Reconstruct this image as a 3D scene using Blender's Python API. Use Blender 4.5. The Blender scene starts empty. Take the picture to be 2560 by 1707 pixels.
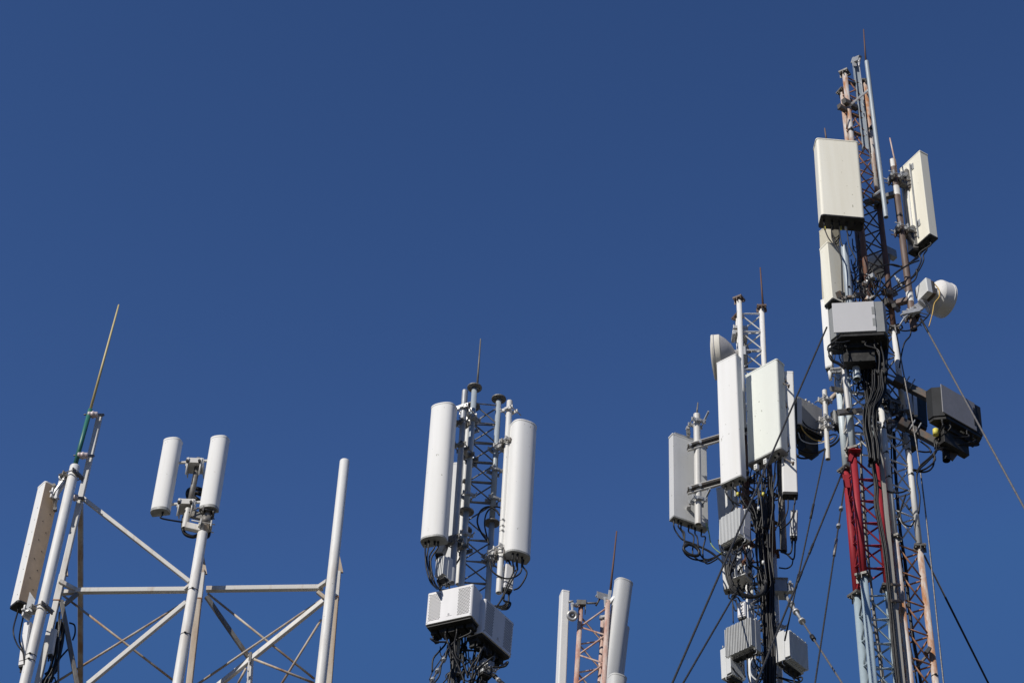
import bpy, math, random
from mathutils import Vector as V, Matrix
R = math.radians
random.seed(7)
sc = bpy.context.scene
COL = sc.collection

# ------------------------------------------------------------------ camera
PITCH, ROLL, LENS = R(42.5), R(2.17), 70.0
CAM = V((0, 0, 1.7))
fwd = V((0, math.cos(PITCH), math.sin(PITCH)))
up0 = V((0, -math.sin(PITCH), math.cos(PITCH)))
rt0 = V((1, 0, 0))
right = rt0 * math.cos(ROLL) + up0 * math.sin(ROLL)
up = up0 * math.cos(ROLL) - rt0 * math.sin(ROLL)
cd = bpy.data.cameras.new("camera")
cam = bpy.data.objects.new("camera", cd)
COL.objects.link(cam)
cd.lens = LENS
cd.sensor_width = 36
cd.clip_start, cd.clip_end = 0.1, 6000
m = Matrix((right, up, -fwd)).transposed().to_4x4()
m.translation = CAM
cam.matrix_world = m
sc.camera = cam

# ------------------------------------------------------------------ sky, sun, exposure
SUN_EL, SUN_AZ = R(36), R(180 + 42)          # azimuth clockwise from +Y: behind the camera, to its left
sd = V((math.sin(SUN_AZ) * math.cos(SUN_EL), math.cos(SUN_AZ) * math.cos(SUN_EL), math.sin(SUN_EL)))
w = bpy.data.worlds.new("World")
sc.world = w
w.use_nodes = True
nt = w.node_tree
bg = nt.nodes["Background"]
sky = nt.nodes.new("ShaderNodeTexSky")
sky.sky_type = 'NISHITA'
sky.sun_disc = False
sky.sun_elevation = SUN_EL
sky.sun_rotation = SUN_AZ
sky.altitude = 1200
sky.air_density = 1.0
sky.dust_density = 0.0
sky.ozone_density = 3.0
gam = nt.nodes.new("ShaderNodeGamma")          # deep, contrasty blue
gam.inputs[1].default_value = 1.5
nt.links.new(sky.outputs[0], gam.inputs[0])
lim = nt.nodes.new("ShaderNodeMix")            # caps sky brightness round the sun and at the horizon, cutting fill light
lim.data_type, lim.blend_type = 'RGBA', 'DARKEN'
lim.inputs[0].default_value = 1.0
lim.inputs[7].default_value = (0.555, 1.48, 4.0, 1)
nt.links.new(gam.outputs[0], lim.inputs[6])
nt.links.new(lim.outputs[2], bg.inputs[0])
bg.inputs[1].default_value = 0.0755
sl = bpy.data.lights.new("sun", 'SUN')
sl.energy = 3.95
sl.angle = R(0.53)
sl.color = (1.0, 0.95, 0.875)
so = bpy.data.objects.new("sun", sl)
COL.objects.link(so)
so.rotation_euler = sd.to_track_quat('Z', 'Y').to_euler()
so.location = (-40, -30, 60)
sc.view_settings.view_transform = 'Standard'
sc.view_settings.look = 'None'
sc.view_settings.exposure = 0.0
sc.view_settings.gamma = 1.0

# ------------------------------------------------------------------ survey: sight lines read off the photograph (2560 x 1707)
FPX = LENS / 36 * 2560
def ray(p):
    return fwd + right * ((p[0] - 1280) / FPX) + up * ((853.5 - p[1]) / FPX)
def W(p, Y):                                     # where the sight line meets the upright plane at distance Y
    d = ray(p)
    return CAM + d * ((Y - CAM.y) / d.y)
def S(p, Y):                                     # metres per photo pixel there
    return (W(p, Y) - CAM).dot(fwd) / FPX
def view(ox, oy, s):
    return lambda x, y: (ox + x / s, oy + y / s)
qa = view(0, 1000, 3.92); qb = view(0, 1307, 3.92); qc = view(350, 1060, 5.227); qd = view(400, 1307, 3.92)
qe = view(1030, 940, 4.612); qg = view(1030, 1250, 3.431); qh = view(1380, 1320, 4.05); qi = view(1650, 720, 3.92)
qj = view(1650, 1060, 3.92); qk = view(1750, 1400, 5.107); ql = view(2020, 60, 4.126); qm = view(2020, 340, 3.92)
qn = view(2020, 600, 3.92); qo = view(1960, 900, 3.92); qp = view(1960, 1200, 3.093); qD = view(0, 0, 0.91875)
def down(p, q):                                  # a standing line carried on to the ground
    d = (q - p) / (p.z - q.z)
    return p + d * p.z

# ------------------------------------------------------------------ materials
def new_mat(name):
    mt = bpy.data.materials.new(name)
    mt.use_nodes = True
    return mt, mt.node_tree, mt.node_tree.nodes["Principled BSDF"]
def weathered(name, base, stain=None, amount=0.3, scale=6, rough=0.5, metal=0.0, streak=0.25, bump=0.0, sharp=0.12, spec=0.5, grain=0.12, speck=0.0):
    mt, t, b = new_mat(name)
    b.inputs["Roughness"].default_value = rough
    b.inputs["Metallic"].default_value = metal
    b.inputs["Specular IOR Level"].default_value = spec
    stain = stain or tuple(c * 0.6 for c in base)
    tc = t.nodes.new("ShaderNodeTexCoord")
    mp = t.nodes.new("ShaderNodeMapping")
    mp.inputs["Scale"].default_value = (scale, scale, scale * streak)
    t.links.new(tc.outputs["Object"], mp.inputs[0])
    nz = t.nodes.new("ShaderNodeTexNoise")
    nz.inputs["Scale"].default_value = 1.0
    nz.inputs["Detail"].default_value = 8
    nz.inputs["Roughness"].default_value = 0.65
    t.links.new(mp.outputs[0], nz.inputs[0])
    rp = t.nodes.new("ShaderNodeValToRGB")
    c = 0.68 - 0.36 * amount
    rp.color_ramp.elements[0].position = max(0, c - sharp)
    rp.color_ramp.elements[1].position = min(1, c + sharp)
    rp.color_ramp.elements[0].color = (*base, 1)
    rp.color_ramp.elements[1].color = (*stain, 1)
    t.links.new(nz.outputs[0], rp.inputs[0])
    n2 = t.nodes.new("ShaderNodeTexNoise")
    n2.inputs["Scale"].default_value = scale * 5
    n2.inputs["Detail"].default_value = 4
    t.links.new(tc.outputs["Object"], n2.inputs[0])
    mr = t.nodes.new("ShaderNodeMapRange")
    mr.inputs[3].default_value, mr.inputs[4].default_value = 1 - grain * 1.15, 1 + grain * 0.85
    t.links.new(n2.outputs[0], mr.inputs[0])
    mx = t.nodes.new("ShaderNodeMix")
    mx.data_type = 'RGBA'
    mx.blend_type = 'MULTIPLY'
    mx.inputs[0].default_value = 1.0
    t.links.new(rp.outputs[0], mx.inputs[6])
    t.links.new(mr.outputs[0], mx.inputs[7])
    col = mx.outputs[2]
    if speck:                                    # small chips, droppings and scuffs
        n3 = t.nodes.new("ShaderNodeTexNoise")
        n3.inputs["Scale"].default_value = 21
        n3.inputs["Detail"].default_value = 3
        mp3 = t.nodes.new("ShaderNodeMapping")
        mp3.inputs["Scale"].default_value = (1, 1, 0.55)
        t.links.new(tc.outputs["Object"], mp3.inputs[0])
        t.links.new(mp3.outputs[0], n3.inputs[0])
        r3 = t.nodes.new("ShaderNodeValToRGB")
        r3.color_ramp.elements[0].position, r3.color_ramp.elements[1].position = 0.705, 0.735
        r3.color_ramp.elements[0].color = (1, 1, 1, 1)
        r3.color_ramp.elements[1].color = (1 - speck, 1 - speck, 1 - speck * 1.1, 1)
        t.links.new(n3.outputs[0], r3.inputs[0])
        m3 = t.nodes.new("ShaderNodeMix")
        m3.data_type, m3.blend_type = 'RGBA', 'MULTIPLY'
        m3.inputs[0].default_value = 1.0
        t.links.new(col, m3.inputs[6])
        t.links.new(r3.outputs[0], m3.inputs[7])
        col = m3.outputs[2]
    t.links.new(col, b.inputs["Base Color"])
    m2 = t.nodes.new("ShaderNodeMapRange")
    m2.inputs[3].default_value, m2.inputs[4].default_value = max(0.05, rough - 0.12), min(1, rough + 0.15)
    t.links.new(nz.outputs[0], m2.inputs[0])
    t.links.new(m2.outputs[0], b.inputs["Roughness"])
    if bump:
        bp = t.nodes.new("ShaderNodeBump")
        bp.inputs["Strength"].default_value = bump
        bp.inputs["Distance"].default_value = 0.004
        t.links.new(n2.outputs[0], bp.inputs["Height"])
        t.links.new(bp.outputs[0], b.inputs["Normal"])
    return mt
RUST = (0.30, 0.115, 0.04)
M = dict(
    radome=weathered("white_radome", (0.82, 0.82, 0.805), (0.72, 0.71, 0.67), 0.2, 3.0, 0.6, streak=0.06, sharp=0.22, spec=0.25, grain=0.015, speck=0.45),
    radome_grey=weathered("grey_radome", (0.66, 0.665, 0.66), (0.54, 0.55, 0.54), 0.35, 3.0, 0.55, streak=0.06, sharp=0.25, spec=0.25, grain=0.015, speck=0.45),
    radome_green=weathered("pale_radome", (0.78, 0.81, 0.75), (0.70, 0.72, 0.66), 0.25, 2.5, 0.6, streak=0.06, sharp=0.25, spec=0.25, grain=0.015, speck=0.45),
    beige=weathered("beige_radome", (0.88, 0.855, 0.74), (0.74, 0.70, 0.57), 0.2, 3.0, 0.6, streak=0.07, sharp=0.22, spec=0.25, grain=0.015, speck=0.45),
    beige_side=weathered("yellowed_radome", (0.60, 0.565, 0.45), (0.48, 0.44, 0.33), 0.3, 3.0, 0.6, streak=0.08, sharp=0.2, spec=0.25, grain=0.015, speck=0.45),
    cap=weathered("grey_plastic", (0.34, 0.345, 0.33), (0.2, 0.2, 0.19), 0.35, 7, 0.5, streak=1),
    dark_cap=weathered("dark_plastic", (0.022, 0.022, 0.022), (0.055, 0.055, 0.053), 0.3, 9, 0.55, streak=1, spec=0.25),
    tan=weathered("tan_metal", (0.58, 0.44, 0.30), (0.36, 0.26, 0.17), 0.4, 2.4, 0.45, metal=0.1, streak=0.3, sharp=0.25),
    white=weathered("white_paint", (0.75, 0.745, 0.715), (0.50, 0.44, 0.37), 0.12, 5, 0.5, streak=0.15, sharp=0.14, spec=0.3, grain=0.05, speck=0.4),
    cream=weathered("cream_paint", (0.63, 0.615, 0.575), (0.40, 0.29, 0.19), 0.06, 5, 0.5, streak=0.2, sharp=0.1, grain=0.06),
    rusty_cream=weathered("rust_streaked_paint", (0.55, 0.49, 0.40), (0.30, 0.17, 0.08), 0.42, 5, 0.6, streak=0.1, sharp=0.16),
    white_rust=weathered("rusting_white_paint", (0.60, 0.57, 0.53), (0.40, 0.175, 0.065), 0.42, 10, 0.65, streak=0.22, sharp=0.10, bump=0.3),
    pink=weathered("pinkish_paint", (0.60, 0.49, 0.42), (0.42, 0.20, 0.14), 0.46, 12, 0.65, streak=0.25, sharp=0.12, bump=0.3),
    rust=weathered("rust", (0.45, 0.23, 0.125), (0.26, 0.11, 0.05), 0.4, 14, 0.8, streak=0.5, bump=0.5),
    brown=weathered("brown_primer", (0.115, 0.062, 0.048), (0.21, 0.09, 0.045), 0.28, 9, 0.65, streak=0.2, sharp=0.12),
    pole_brown=weathered("dull_brown_paint", (0.165, 0.115, 0.095), (0.10, 0.065, 0.05), 0.35, 9, 0.6, streak=0.2),
    red=weathered("shaded_red_paint", (0.43, 0.034, 0.047), (0.24, 0.020, 0.029), 0.5, 5, 0.55, streak=0.12, sharp=0.2, spec=0.25),  # red darkened and mottled in colour to stand for shadow cast on the mast
    blue=weathered("pale_blue_paint", (0.36, 0.45, 0.50), (0.29, 0.355, 0.39), 0.35, 4, 0.5, streak=0.2, sharp=0.2, spec=0.3),
    galv=weathered("galvanised_steel", (0.43, 0.445, 0.455), (0.29, 0.30, 0.315), 0.45, 12, 0.5, metal=0.2, streak=0.5, sharp=0.25),
    bluegalv=weathered("blue_grey_steel", (0.42, 0.47, 0.505), (0.31, 0.355, 0.385), 0.4, 10, 0.5, metal=0.1, streak=0.3, sharp=0.25),
    chrome=weathered("bright_zinc", (0.62, 0.62, 0.61), (0.34, 0.33, 0.32), 0.4, 18, 0.42, metal=0.35, streak=1, sharp=0.2),
    darksteel=weathered("dark_steel", (0.085, 0.083, 0.078), (0.16, 0.10, 0.065), 0.3, 14, 0.55, metal=0.2, streak=0.6),
    greysteel=weathered("dull_grey_steel", (0.20, 0.195, 0.18), (0.12, 0.10, 0.085), 0.35, 12, 0.55, metal=0.2, streak=0.5),
    cable=weathered("black_cable", (0.010, 0.010, 0.011), (0.022, 0.022, 0.022), 0.4, 20, 0.42, streak=1, spec=0.3),
    tape=weathered("black_tape", (0.014, 0.014, 0.015), (0.03, 0.03, 0.03), 0.4, 20, 0.5, streak=1, spec=0.3),
    yellowcable=weathered("yellow_cable", (0.65, 0.42, 0.10), None, 0.3, 20, 0.45, streak=1),
    greencable=weathered("green_earth_wire", (0.20, 0.42, 0.25), (0.5, 0.5, 0.12), 0.4, 20, 0.45, streak=1),
    wire=weathered("steel_strand", (0.22, 0.21, 0.20), (0.12, 0.11, 0.10), 0.4, 30, 0.5, metal=0.3, streak=1),
    darkwire=weathered("weathered_strand", (0.05, 0.05, 0.05), (0.025, 0.025, 0.025), 0.4, 30, 0.6, streak=1, spec=0.2),
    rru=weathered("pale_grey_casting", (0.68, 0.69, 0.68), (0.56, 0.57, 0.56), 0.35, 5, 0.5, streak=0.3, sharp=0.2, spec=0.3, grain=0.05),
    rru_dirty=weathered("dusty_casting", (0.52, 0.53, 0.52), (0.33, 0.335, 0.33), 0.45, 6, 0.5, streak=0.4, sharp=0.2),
    white_box=weathered("white_enamel", (0.74, 0.735, 0.74), (0.66, 0.655, 0.65), 0.25, 3, 0.5, streak=0.2, sharp=0.2, spec=0.3, grain=0.02, speck=0.35),
    grey_box=weathered("grey_enamel", (0.54, 0.54, 0.545), (0.50, 0.50, 0.505), 0.35, 3, 0.5, streak=0.2, sharp=0.2, spec=0.3, grain=0.02, speck=0.3),
    pale_blue_white=weathered("blue_white_paint", (0.64, 0.72, 0.75), (0.50, 0.57, 0.60), 0.3, 5, 0.45, streak=0.2, sharp=0.2),
    slate=weathered("slate_enamel", (0.26, 0.255, 0.27), (0.21, 0.21, 0.22), 0.35, 3, 0.5, streak=0.3, sharp=0.2),
    back_grey=weathered("dull_backplate", (0.34, 0.345, 0.355), (0.28, 0.28, 0.285), 0.35, 4, 0.5, streak=0.4, spec=0.3),
    grey_trim=weathered("mid_grey_enamel", (0.27, 0.28, 0.275), (0.22, 0.225, 0.22), 0.35, 3, 0.45, streak=0.3, sharp=0.2),
    charcoal=weathered("charcoal_enamel", (0.024, 0.026, 0.029), (0.016, 0.017, 0.018), 0.35, 5, 0.55, streak=0.4, spec=0.25),
    dish=weathered("dish_white", (0.78, 0.77, 0.75), (0.66, 0.64, 0.60), 0.25, 4, 0.5, streak=0.3, sharp=0.2, spec=0.3, grain=0.03, speck=0.35),
    dish_cream=weathered("dish_cream", (0.80, 0.76, 0.66), (0.68, 0.63, 0.53), 0.25, 4, 0.55, streak=0.3, sharp=0.2, spec=0.3, grain=0.03),
    dish_back=weathered("dish_grey_back", (0.44, 0.425, 0.42), (0.34, 0.325, 0.31), 0.35, 5, 0.5, streak=0.4),
    fibre=weathered("yellow_fibreglass", (0.60, 0.50, 0.24), (0.45, 0.36, 0.15), 0.4, 8, 0.5, streak=0.2),
    green=weathered("green_paint", (0.03, 0.17, 0.125), (0.018, 0.10, 0.075), 0.4, 8, 0.45, streak=0.2),
    porcelain=weathered("pinkish_porcelain", (0.66, 0.58, 0.57), (0.5, 0.36, 0.34), 0.35, 14, 0.3, streak=1),
    hole=weathered("dark_opening", (0.02, 0.02, 0.021), (0.012, 0.012, 0.012), 0.4, 20, 0.8, streak=1),
    label=weathered("pale_label", (0.75, 0.75, 0.72), None, 0.1, 8, 0.5),
    tray=weathered("grey_cable_tray", (0.35, 0.335, 0.30), (0.24, 0.22, 0.19), 0.4, 6, 0.55, streak=0.1, sharp=0.2),
    concrete=weathered("concrete", (0.34, 0.33, 0.31), (0.24, 0.235, 0.22), 0.4, 2, 0.85, streak=1),
    yellowtag=weathered("yellow_tag", (0.75, 0.66, 0.12), None, 0.2, 8, 0.5),
    ground=weathered("dry_ground", (0.125, 0.11, 0.08), (0.085, 0.08, 0.05), 0.5, 0.08, 0.95, streak=1, sharp=0.2),
)

# ------------------------------------------------------------------ mesh building
def frame(a):
    a = a.normalized()
    h = V((0, 0, 1)) if abs(a.z) < 0.9 else V((1, 0, 0))
    u = h.cross(a).normalized()
    return u, a.cross(u).normalized()
class MB:
    def __init__(s):
        s.v, s.f, s.sm = [], [], []
    def face(s, idx, smooth=False):
        s.f.append(idx); s.sm.append(smooth)
    def tube(s, pts, r, n=8, caps=True, smooth=True):
        pts = [V(p) for p in pts]
        rs = r if isinstance(r, (list, tuple)) else [r] * len(pts)
        b0 = len(s.v)
        t = (pts[1] - pts[0]).normalized()
        u, w_ = frame(t)
        for i, p in enumerate(pts):
            a = pts[max(i - 1, 0)]; c = pts[min(i + 1, len(pts) - 1)]
            tn = (c - a)
            tn = tn.normalized() if tn.length > 1e-9 else t
            u = (u - tn * u.dot(tn)); u.normalize()
            w_ = tn.cross(u)
            t = tn
            for k in range(n):
                an = 2 * math.pi * k / n
                s.v.append(p + (u * math.cos(an) + w_ * math.sin(an)) * rs[i])
        for i in range(len(pts) - 1):
            for k in range(n):
                k2 = (k + 1) % n
                s.face((b0 + i * n + k, b0 + i * n + k2, b0 + (i + 1) * n + k2, b0 + (i + 1) * n + k), smooth)
        if caps:
            s.face(tuple(b0 + k for k in reversed(range(n))))
            e = b0 + (len(pts) - 1) * n
            s.face(tuple(e + k for k in range(n)))
    def pipe(s, p0, p1, r, n=16, wall=0.006):    # open-ended pipe
        a = (p1 - p0).normalized()
        s.tube([p0, p1], r, n, caps=False)
        s.tube([p1, p0], r - wall, n, caps=False)
        for p, sg in ((p0, 1), (p1, -1)):
            u, w_ = frame(a)
            b0 = len(s.v)
            for rr in (r, r - wall):
                for k in range(n):
                    an = 2 * math.pi * k / n
                    s.v.append(p + (u * math.cos(an) + w_ * math.sin(an)) * rr)
            for k in range(n):
                k2 = (k + 1) % n
                q = (b0 + k, b0 + n + k, b0 + n + k2, b0 + k2)
                s.face(q if sg > 0 else q[::-1])
    def prism(s, prof, o, u, w_, a, h0, h1, smooth=False, scale=(1, 1), caps=(True, True)):
        b0 = len(s.v); n = len(prof)
        for h in (h0, h1):
            for x, y in prof:
                s.v.append(o + u * (x * scale[0]) + w_ * (y * scale[1]) + a * h)
        for k in range(n):
            k2 = (k + 1) % n
            s.face((b0 + k, b0 + k2, b0 + n + k2, b0 + n + k), smooth)
        if caps[0]: s.face(tuple(b0 + k for k in reversed(range(n))))
        if caps[1]: s.face(tuple(b0 + n + k for k in range(n)))
    def box(s, c, u, w_, a, dx, dy, dz, r=0.0):  # centre, three axes, full sizes
        prof = rrect(dx, dy, r) if r else [(-dx / 2, -dy / 2), (dx / 2, -dy / 2), (dx / 2, dy / 2), (-dx / 2, dy / 2)]
        s.prism(prof, c, u, w_, a, -dz / 2, dz / 2)
    def bar(s, p0, p1, wd, ht=None, upv=V((0, 0, 1)), r=0.0):   # rectangular bar between two points
        ht = ht or wd
        a = (p1 - p0); L = a.length; a.normalize()
        u = upv.cross(a)
        u = u.normalized() if u.length > 0.05 else frame(a)[0]
        w_ = a.cross(u)
        s.box((p0 + p1) / 2, u, w_, a, wd, ht, L, r or min(wd, ht) * 0.12)
    def lathe(s, prof, o, a, n=28, smooth=True):  # profile of (radius, height) along axis a
        u, w_ = frame(a); a = a.normalized()
        b0 = len(s.v)
        for rr, h in prof:
            for k in range(n):
                an = 2 * math.pi * k / n
                s.v.append(o + (u * math.cos(an) + w_ * math.sin(an)) * rr + a * h)
        for i in range(len(prof) - 1):
            for k in range(n):
                k2 = (k + 1) % n
                s.face((b0 + i * n + k, b0 + i * n + k2, b0 + (i + 1) * n + k2, b0 + (i + 1) * n + k), smooth)
        if prof[0][0] > 1e-5: s.face(tuple(b0 + k for k in reversed(range(n))))
        if prof[-1][0] > 1e-5:
            e = b0 + (len(prof) - 1) * n
            s.face(tuple(e + k for k in range(n)))
    def build(s, name, mat, parent=None, label=None, cat=None, group=None, kind=None, smooth_angle=None):
        if parent is None:
            zc = min(p.z for p in s.v)
            loc = sum(s.v, V((0, 0, 0))) / len(s.v)
            loc.z = zc
        else:
            loc = V((0, 0, 0)); q = parent
            while q is not None:
                loc += q.location; q = q.parent
        me = bpy.data.meshes.new(name)
        me.from_pydata([p - loc for p in s.v], [], s.f)
        me.polygons.foreach_set("use_smooth", s.sm)
        me.materials.append(M[mat] if isinstance(mat, str) else mat)
        me.update()
        o = bpy.data.objects.new(name, me)
        COL.objects.link(o)
        if parent is not None: o.parent = parent
        else: o.location = loc
        return tag(o, label, cat, group, kind)
def tag(o, label=None, cat=None, group=None, kind=None):
    if label: o["label"] = label
    if cat: o["category"] = cat
    if group: o["group"] = group
    if kind: o["kind"] = kind
    return o
def thing(name, label, cat, loc, group=None):
    o = bpy.data.objects.new(name, None)
    o.empty_display_size = 0.2
    COL.objects.link(o)
    o.location = loc
    return tag(o, label, cat, group)
def rrect(wd, d, r, n=4):
    out = []
    for cx, cy, a0 in ((wd / 2 - r, -d / 2 + r, -90), (wd / 2 - r, d / 2 - r, 0), (-wd / 2 + r, d / 2 - r, 90), (-wd / 2 + r, -d / 2 + r, 180)):
        for k in range(n + 1):
            an = R(a0 + 90 * k / n)
            out.append((cx + r * math.cos(an), cy + r * math.sin(an)))
    return out
def dome(wd, d, flat=0.35, n=18):                # flat back with small corners, bowed front towards +y
    r = min(wd, d) * 0.12
    y0 = -d / 2 + d * flat
    out = []
    for k in range(5):
        an = R(-90 + 90 * k / 4); out.append((wd / 2 - r + r * math.cos(an), -d / 2 + r + r * math.sin(an)))
    for k in range(n + 1):
        an = math.pi * k / n
        out.append((wd / 2 * math.copysign(abs(math.cos(an)) ** 0.8, math.cos(an)), y0 + (d / 2 - y0) * math.sin(an) ** 0.8))
    for k in range(5):
        an = R(180 + 90 * k / 4); out.append((-wd / 2 + r + r * math.cos(an), -d / 2 + r + r * math.sin(an)))
    return out
def cham(wd, d, c):
    return [(-wd / 2, -d / 2), (wd / 2, -d / 2), (wd / 2, d / 2 - c * 0.9), (wd / 2 - c * 0.55, d / 2), (-wd / 2 + c * 0.55, d / 2), (-wd / 2, d / 2 - c * 0.9)]
def smooth(pts, n=6):                            # Catmull-Rom through the points
    pts = [V(p) for p in pts]
    if len(pts) < 3: return pts
    P = [pts[0] * 2 - pts[1]] + pts + [pts[-1] * 2 - pts[-2]]
    out = []
    for i in range(1, len(P) - 2):
        a, b, c, d = P[i - 1:i + 3]
        for k in range(n):
            t = k / n
            out.append(0.5 * ((2 * b) + (c - a) * t + (2 * a - 5 * b + 4 * c - d) * t * t + (3 * b - a - 3 * c + d) * t ** 3))
    out.append(pts[-1])
    return out
def cable(pts, r, mat, parent, name="cable", n=6, label=None):
    mb = MB(); mb.tube(smooth(pts), r, n)
    return mb.build(name, mat, parent, label)
def px(Y, *ps):
    return [W(p[:2], Y + (p[2] if len(p) > 2 else 0)) for p in ps]

# ------------------------------------------------------------------ antennas, boxes, poles
class Fr: pass
def fr_of(top, bot, yaw):
    f = Fr(); f.con = []
    f.a = (top - bot); f.H = f.a.length; f.a.normalize()
    n = V((math.sin(R(yaw)), -math.cos(R(yaw)), 0))
    f.n = (n - f.a * n.dot(f.a)).normalized()
    f.u = f.a.cross(f.n) * -1                    # to the right of someone looking at the front
    f.u = f.n.cross(f.a) * -1
    f.o = bot
    f.at = lambda s_, t_, h_: f.o + f.u * s_ + f.n * t_ + f.a * h_
    return f
def connectors(f, root, pts, drop=0.07, r=0.016, mat='dark_cap', h0=0.0):
    out = []
    for s_, t_ in pts:
        mb = MB()
        p = f.at(s_, t_, h0 + 0.006)
        mb.tube([p, p - f.a * drop * 0.45, p - f.a * drop * 0.46, p - f.a * drop], [r, r, r * 0.72, r * 0.72], 8, smooth=False)
        f.con.append(mb.build("connector", mat, root))
        out.append(p - f.a * drop)
    return out
def panel(name, label, cat, top, bot, Y, wd, d, yaw, prof='dome', mat='radome', cap='cap', anchor='front', capmat=None, group="panel antennas on the masts",
          flat=0.35, plugs=(), jumps=(), jr=0.011, jmat='cable', rim=0.02, Y1=None):
    P1, P0 = W(top, Y), W(bot, Y if Y1 is None else Y1)
    f = fr_of(P1, P0, yaw)
    if anchor == 'front': f.o = P0 - f.n * d / 2
    if anchor == 'back': f.o = P0 + f.n * d / 2
    root = thing(name, label, cat, f.o, group)
    pf = dome(wd, d, flat) if prof == 'dome' else rrect(wd, d, min(wd, d) * (0.16 if prof == 'box' else 0.06))
    # prism wants profile counter-clockwise seen from +a with axes (u, n)
    pf = [(-x, y) for x, y in pf][::-1] if f.u.cross(f.n).dot(f.a) < 0 else pf
    mb = MB(); mb.prism(pf, f.o, f.u, f.n, f.a, 0.012, f.H - 0.012, smooth=(prof == 'dome'))
    body = mb.build("radome", mat, root)
    if prof == 'dome': soft(body)
    mb = MB(); mb.prism(pf, f.o, f.u, f.n, f.a, f.H - 0.014, f.H + rim * 0.5, scale=(1.03, 1.04)); mb.build("top_cap", mat, root)
    mb = MB(); mb.prism(pf, f.o, f.u, f.n, f.a, -rim, 0.014, scale=(1.015, 1.02)); mb.build("bottom_cap", cap, root)
    f.root, f.w, f.d = root, wd, d
    f.plug = connectors(f, root, plugs, h0=-rim)
    for i, j in enumerate(jumps):
        p = f.plug[i % len(f.plug)]
        cable(hang(f, p, j), jr, jmat, f.con[i % len(f.plug)], "jumper_cable")
    return f
def soft(o, ang=35):
    me = o.data
    try:
        me.set_sharp_from_angle(angle=R(ang))
    except Exception:
        pass
def fin_box(name, label, cat, top, bot, Y, wd, d, yaw, mat='rru', fins=16, group="remote radio units on the masts", plugs=3, jumps=(), fin_d=0.075, finmat=None, horiz=False, handle=True):
    P1, P0 = W(top, Y), W(bot, Y)
    f = fr_of(P1, P0, yaw)
    f.o = P0 - f.n * d / 2
    root = thing(name, label, cat, f.o, group)
    f.root, f.w, f.d = root, wd, d
    mb = MB(); mb.prism(orient(f, rrect(wd, d - fin_d, 0.012)), f.o - f.n * fin_d / 2, f.u, f.n, f.a, 0, f.H)
    mb.build("housing", mat, root)
    mb = MB()
    for k in range(fins):
        x = -wd / 2 + wd * (k + 0.5) / fins
        hh = f.H - 0.02 - (0.03 if k in (0, fins - 1) else 0.0) - 0.012 * ((k * 7) % 3 == 0)
        mb.box(f.at(x, d / 2 - fin_d / 2 + 0.002, f.H / 2), f.u, f.n, f.a, wd / fins * 0.62, fin_d, hh)
    mb.build("heat_sink", finmat or mat, root)
    mb = MB()
    mb.box(f.at(0, -d / 2 + 0.09, -0.012), f.u, f.n, f.a, wd * 0.86, 0.10, 0.03, 0.008)
    mb.build("connector_plate", 'dark_cap', root)
    if handle:
        mb = MB()
        for sx in (-0.42, 0.42):
            mb.tube([f.at(wd * sx - 0.025, 0, 0), f.at(wd * sx - 0.025, 0, -0.05), f.at(wd * sx + 0.025, 0, -0.05), f.at(wd * sx + 0.025, 0, 0)], 0.006, 6)
            mb.tube([f.at(wd * sx - 0.025, -0.03, f.H), f.at(wd * sx - 0.025, -0.03, f.H + 0.035), f.at(wd * sx + 0.025, -0.03, f.H + 0.035), f.at(wd * sx + 0.025, -0.03, f.H)], 0.006, 6)
        mb.build("handle", mat, root)
    ps = [(-wd * 0.36 + wd * 0.72 * k / max(1, plugs - 1), -0.01) for k in range(plugs)]
    f.plug = connectors(f, root, ps, h0=-0.02)
    for i, j in enumerate(jumps):
        p = f.plug[i % len(f.plug)]
        cable(hang(f, p, j), 0.010, 'cable', f.con[i % len(f.plug)], "jumper_cable")
    return f
def hang(f, p, j):
    q = p - f.a * 0.045
    while len(j) > 1 and (q - j[0]).dot(f.a) < 0.03: j = j[1:]
    return [p + f.a * 0.02, q] + list(j)
def orient(f, pf):
    return [(-x, y) for x, y in pf][::-1] if f.u.cross(f.n).dot(f.a) < 0 else pf
def clamp(p, axis, r, root, toward=None, mat='chrome', bolt=0.10, name="clamp", h=0.05):
    """pipe clamp: two shaped plates drawn together by two threaded rods"""
    a = axis.normalized()
    nn = (toward - a * toward.dot(a)).normalized() if toward is not None else frame(a)[0]
    u = a.cross(nn).normalized()
    mb = MB()
    for sg in (-1, 1):
        mb.box(p + nn * sg * (r + 0.012), u, nn, a, r * 2 + 0.11, 0.02, h, 0.004)
        mb.box(p + nn * sg * (r + 0.028), u, nn, a, r * 1.4, 0.016, h * 0.7, 0.003)
    o = mb.build(name, mat, root)
    for sg in (-1, 1):
        b = MB(); q = p + u * sg * (r + 0.035)
        b.tube([q - nn * (r + bolt * 0.5), q + nn * (r + bolt)], 0.009, 6)
        b.tube([q + nn * (r + 0.022), q + nn * (r + 0.040)], 0.016, 6, smooth=False)
        if o.parent.parent is None: b.build("threaded_rod", mat, o)
    return o
def arm(p0, p1, root, mat='chrome', wd=0.04, name="bracket_arm"):
    mb = MB(); mb.bar(p0, p1, wd, wd * 0.6)
    for p in (p0, p1):
        mb.tube([p - V((0, 0.03, 0)), p + V((0, 0.03, 0))], wd * 0.45, 10)
    return mb.build(name, mat, root)
def band(p, axis, r, root, mat='cable', name="band", h=0.02):
    mb = MB(); a = axis.normalized()
    mb.tube([p - a * h / 2, p + a * h / 2], r, 16)
    u, w_ = frame(a)
    mb.box(p + u * (r + 0.008), u, w_, a, 0.025, 0.03, h, 0.003)
    return mb.build(name, mat, root)
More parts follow.
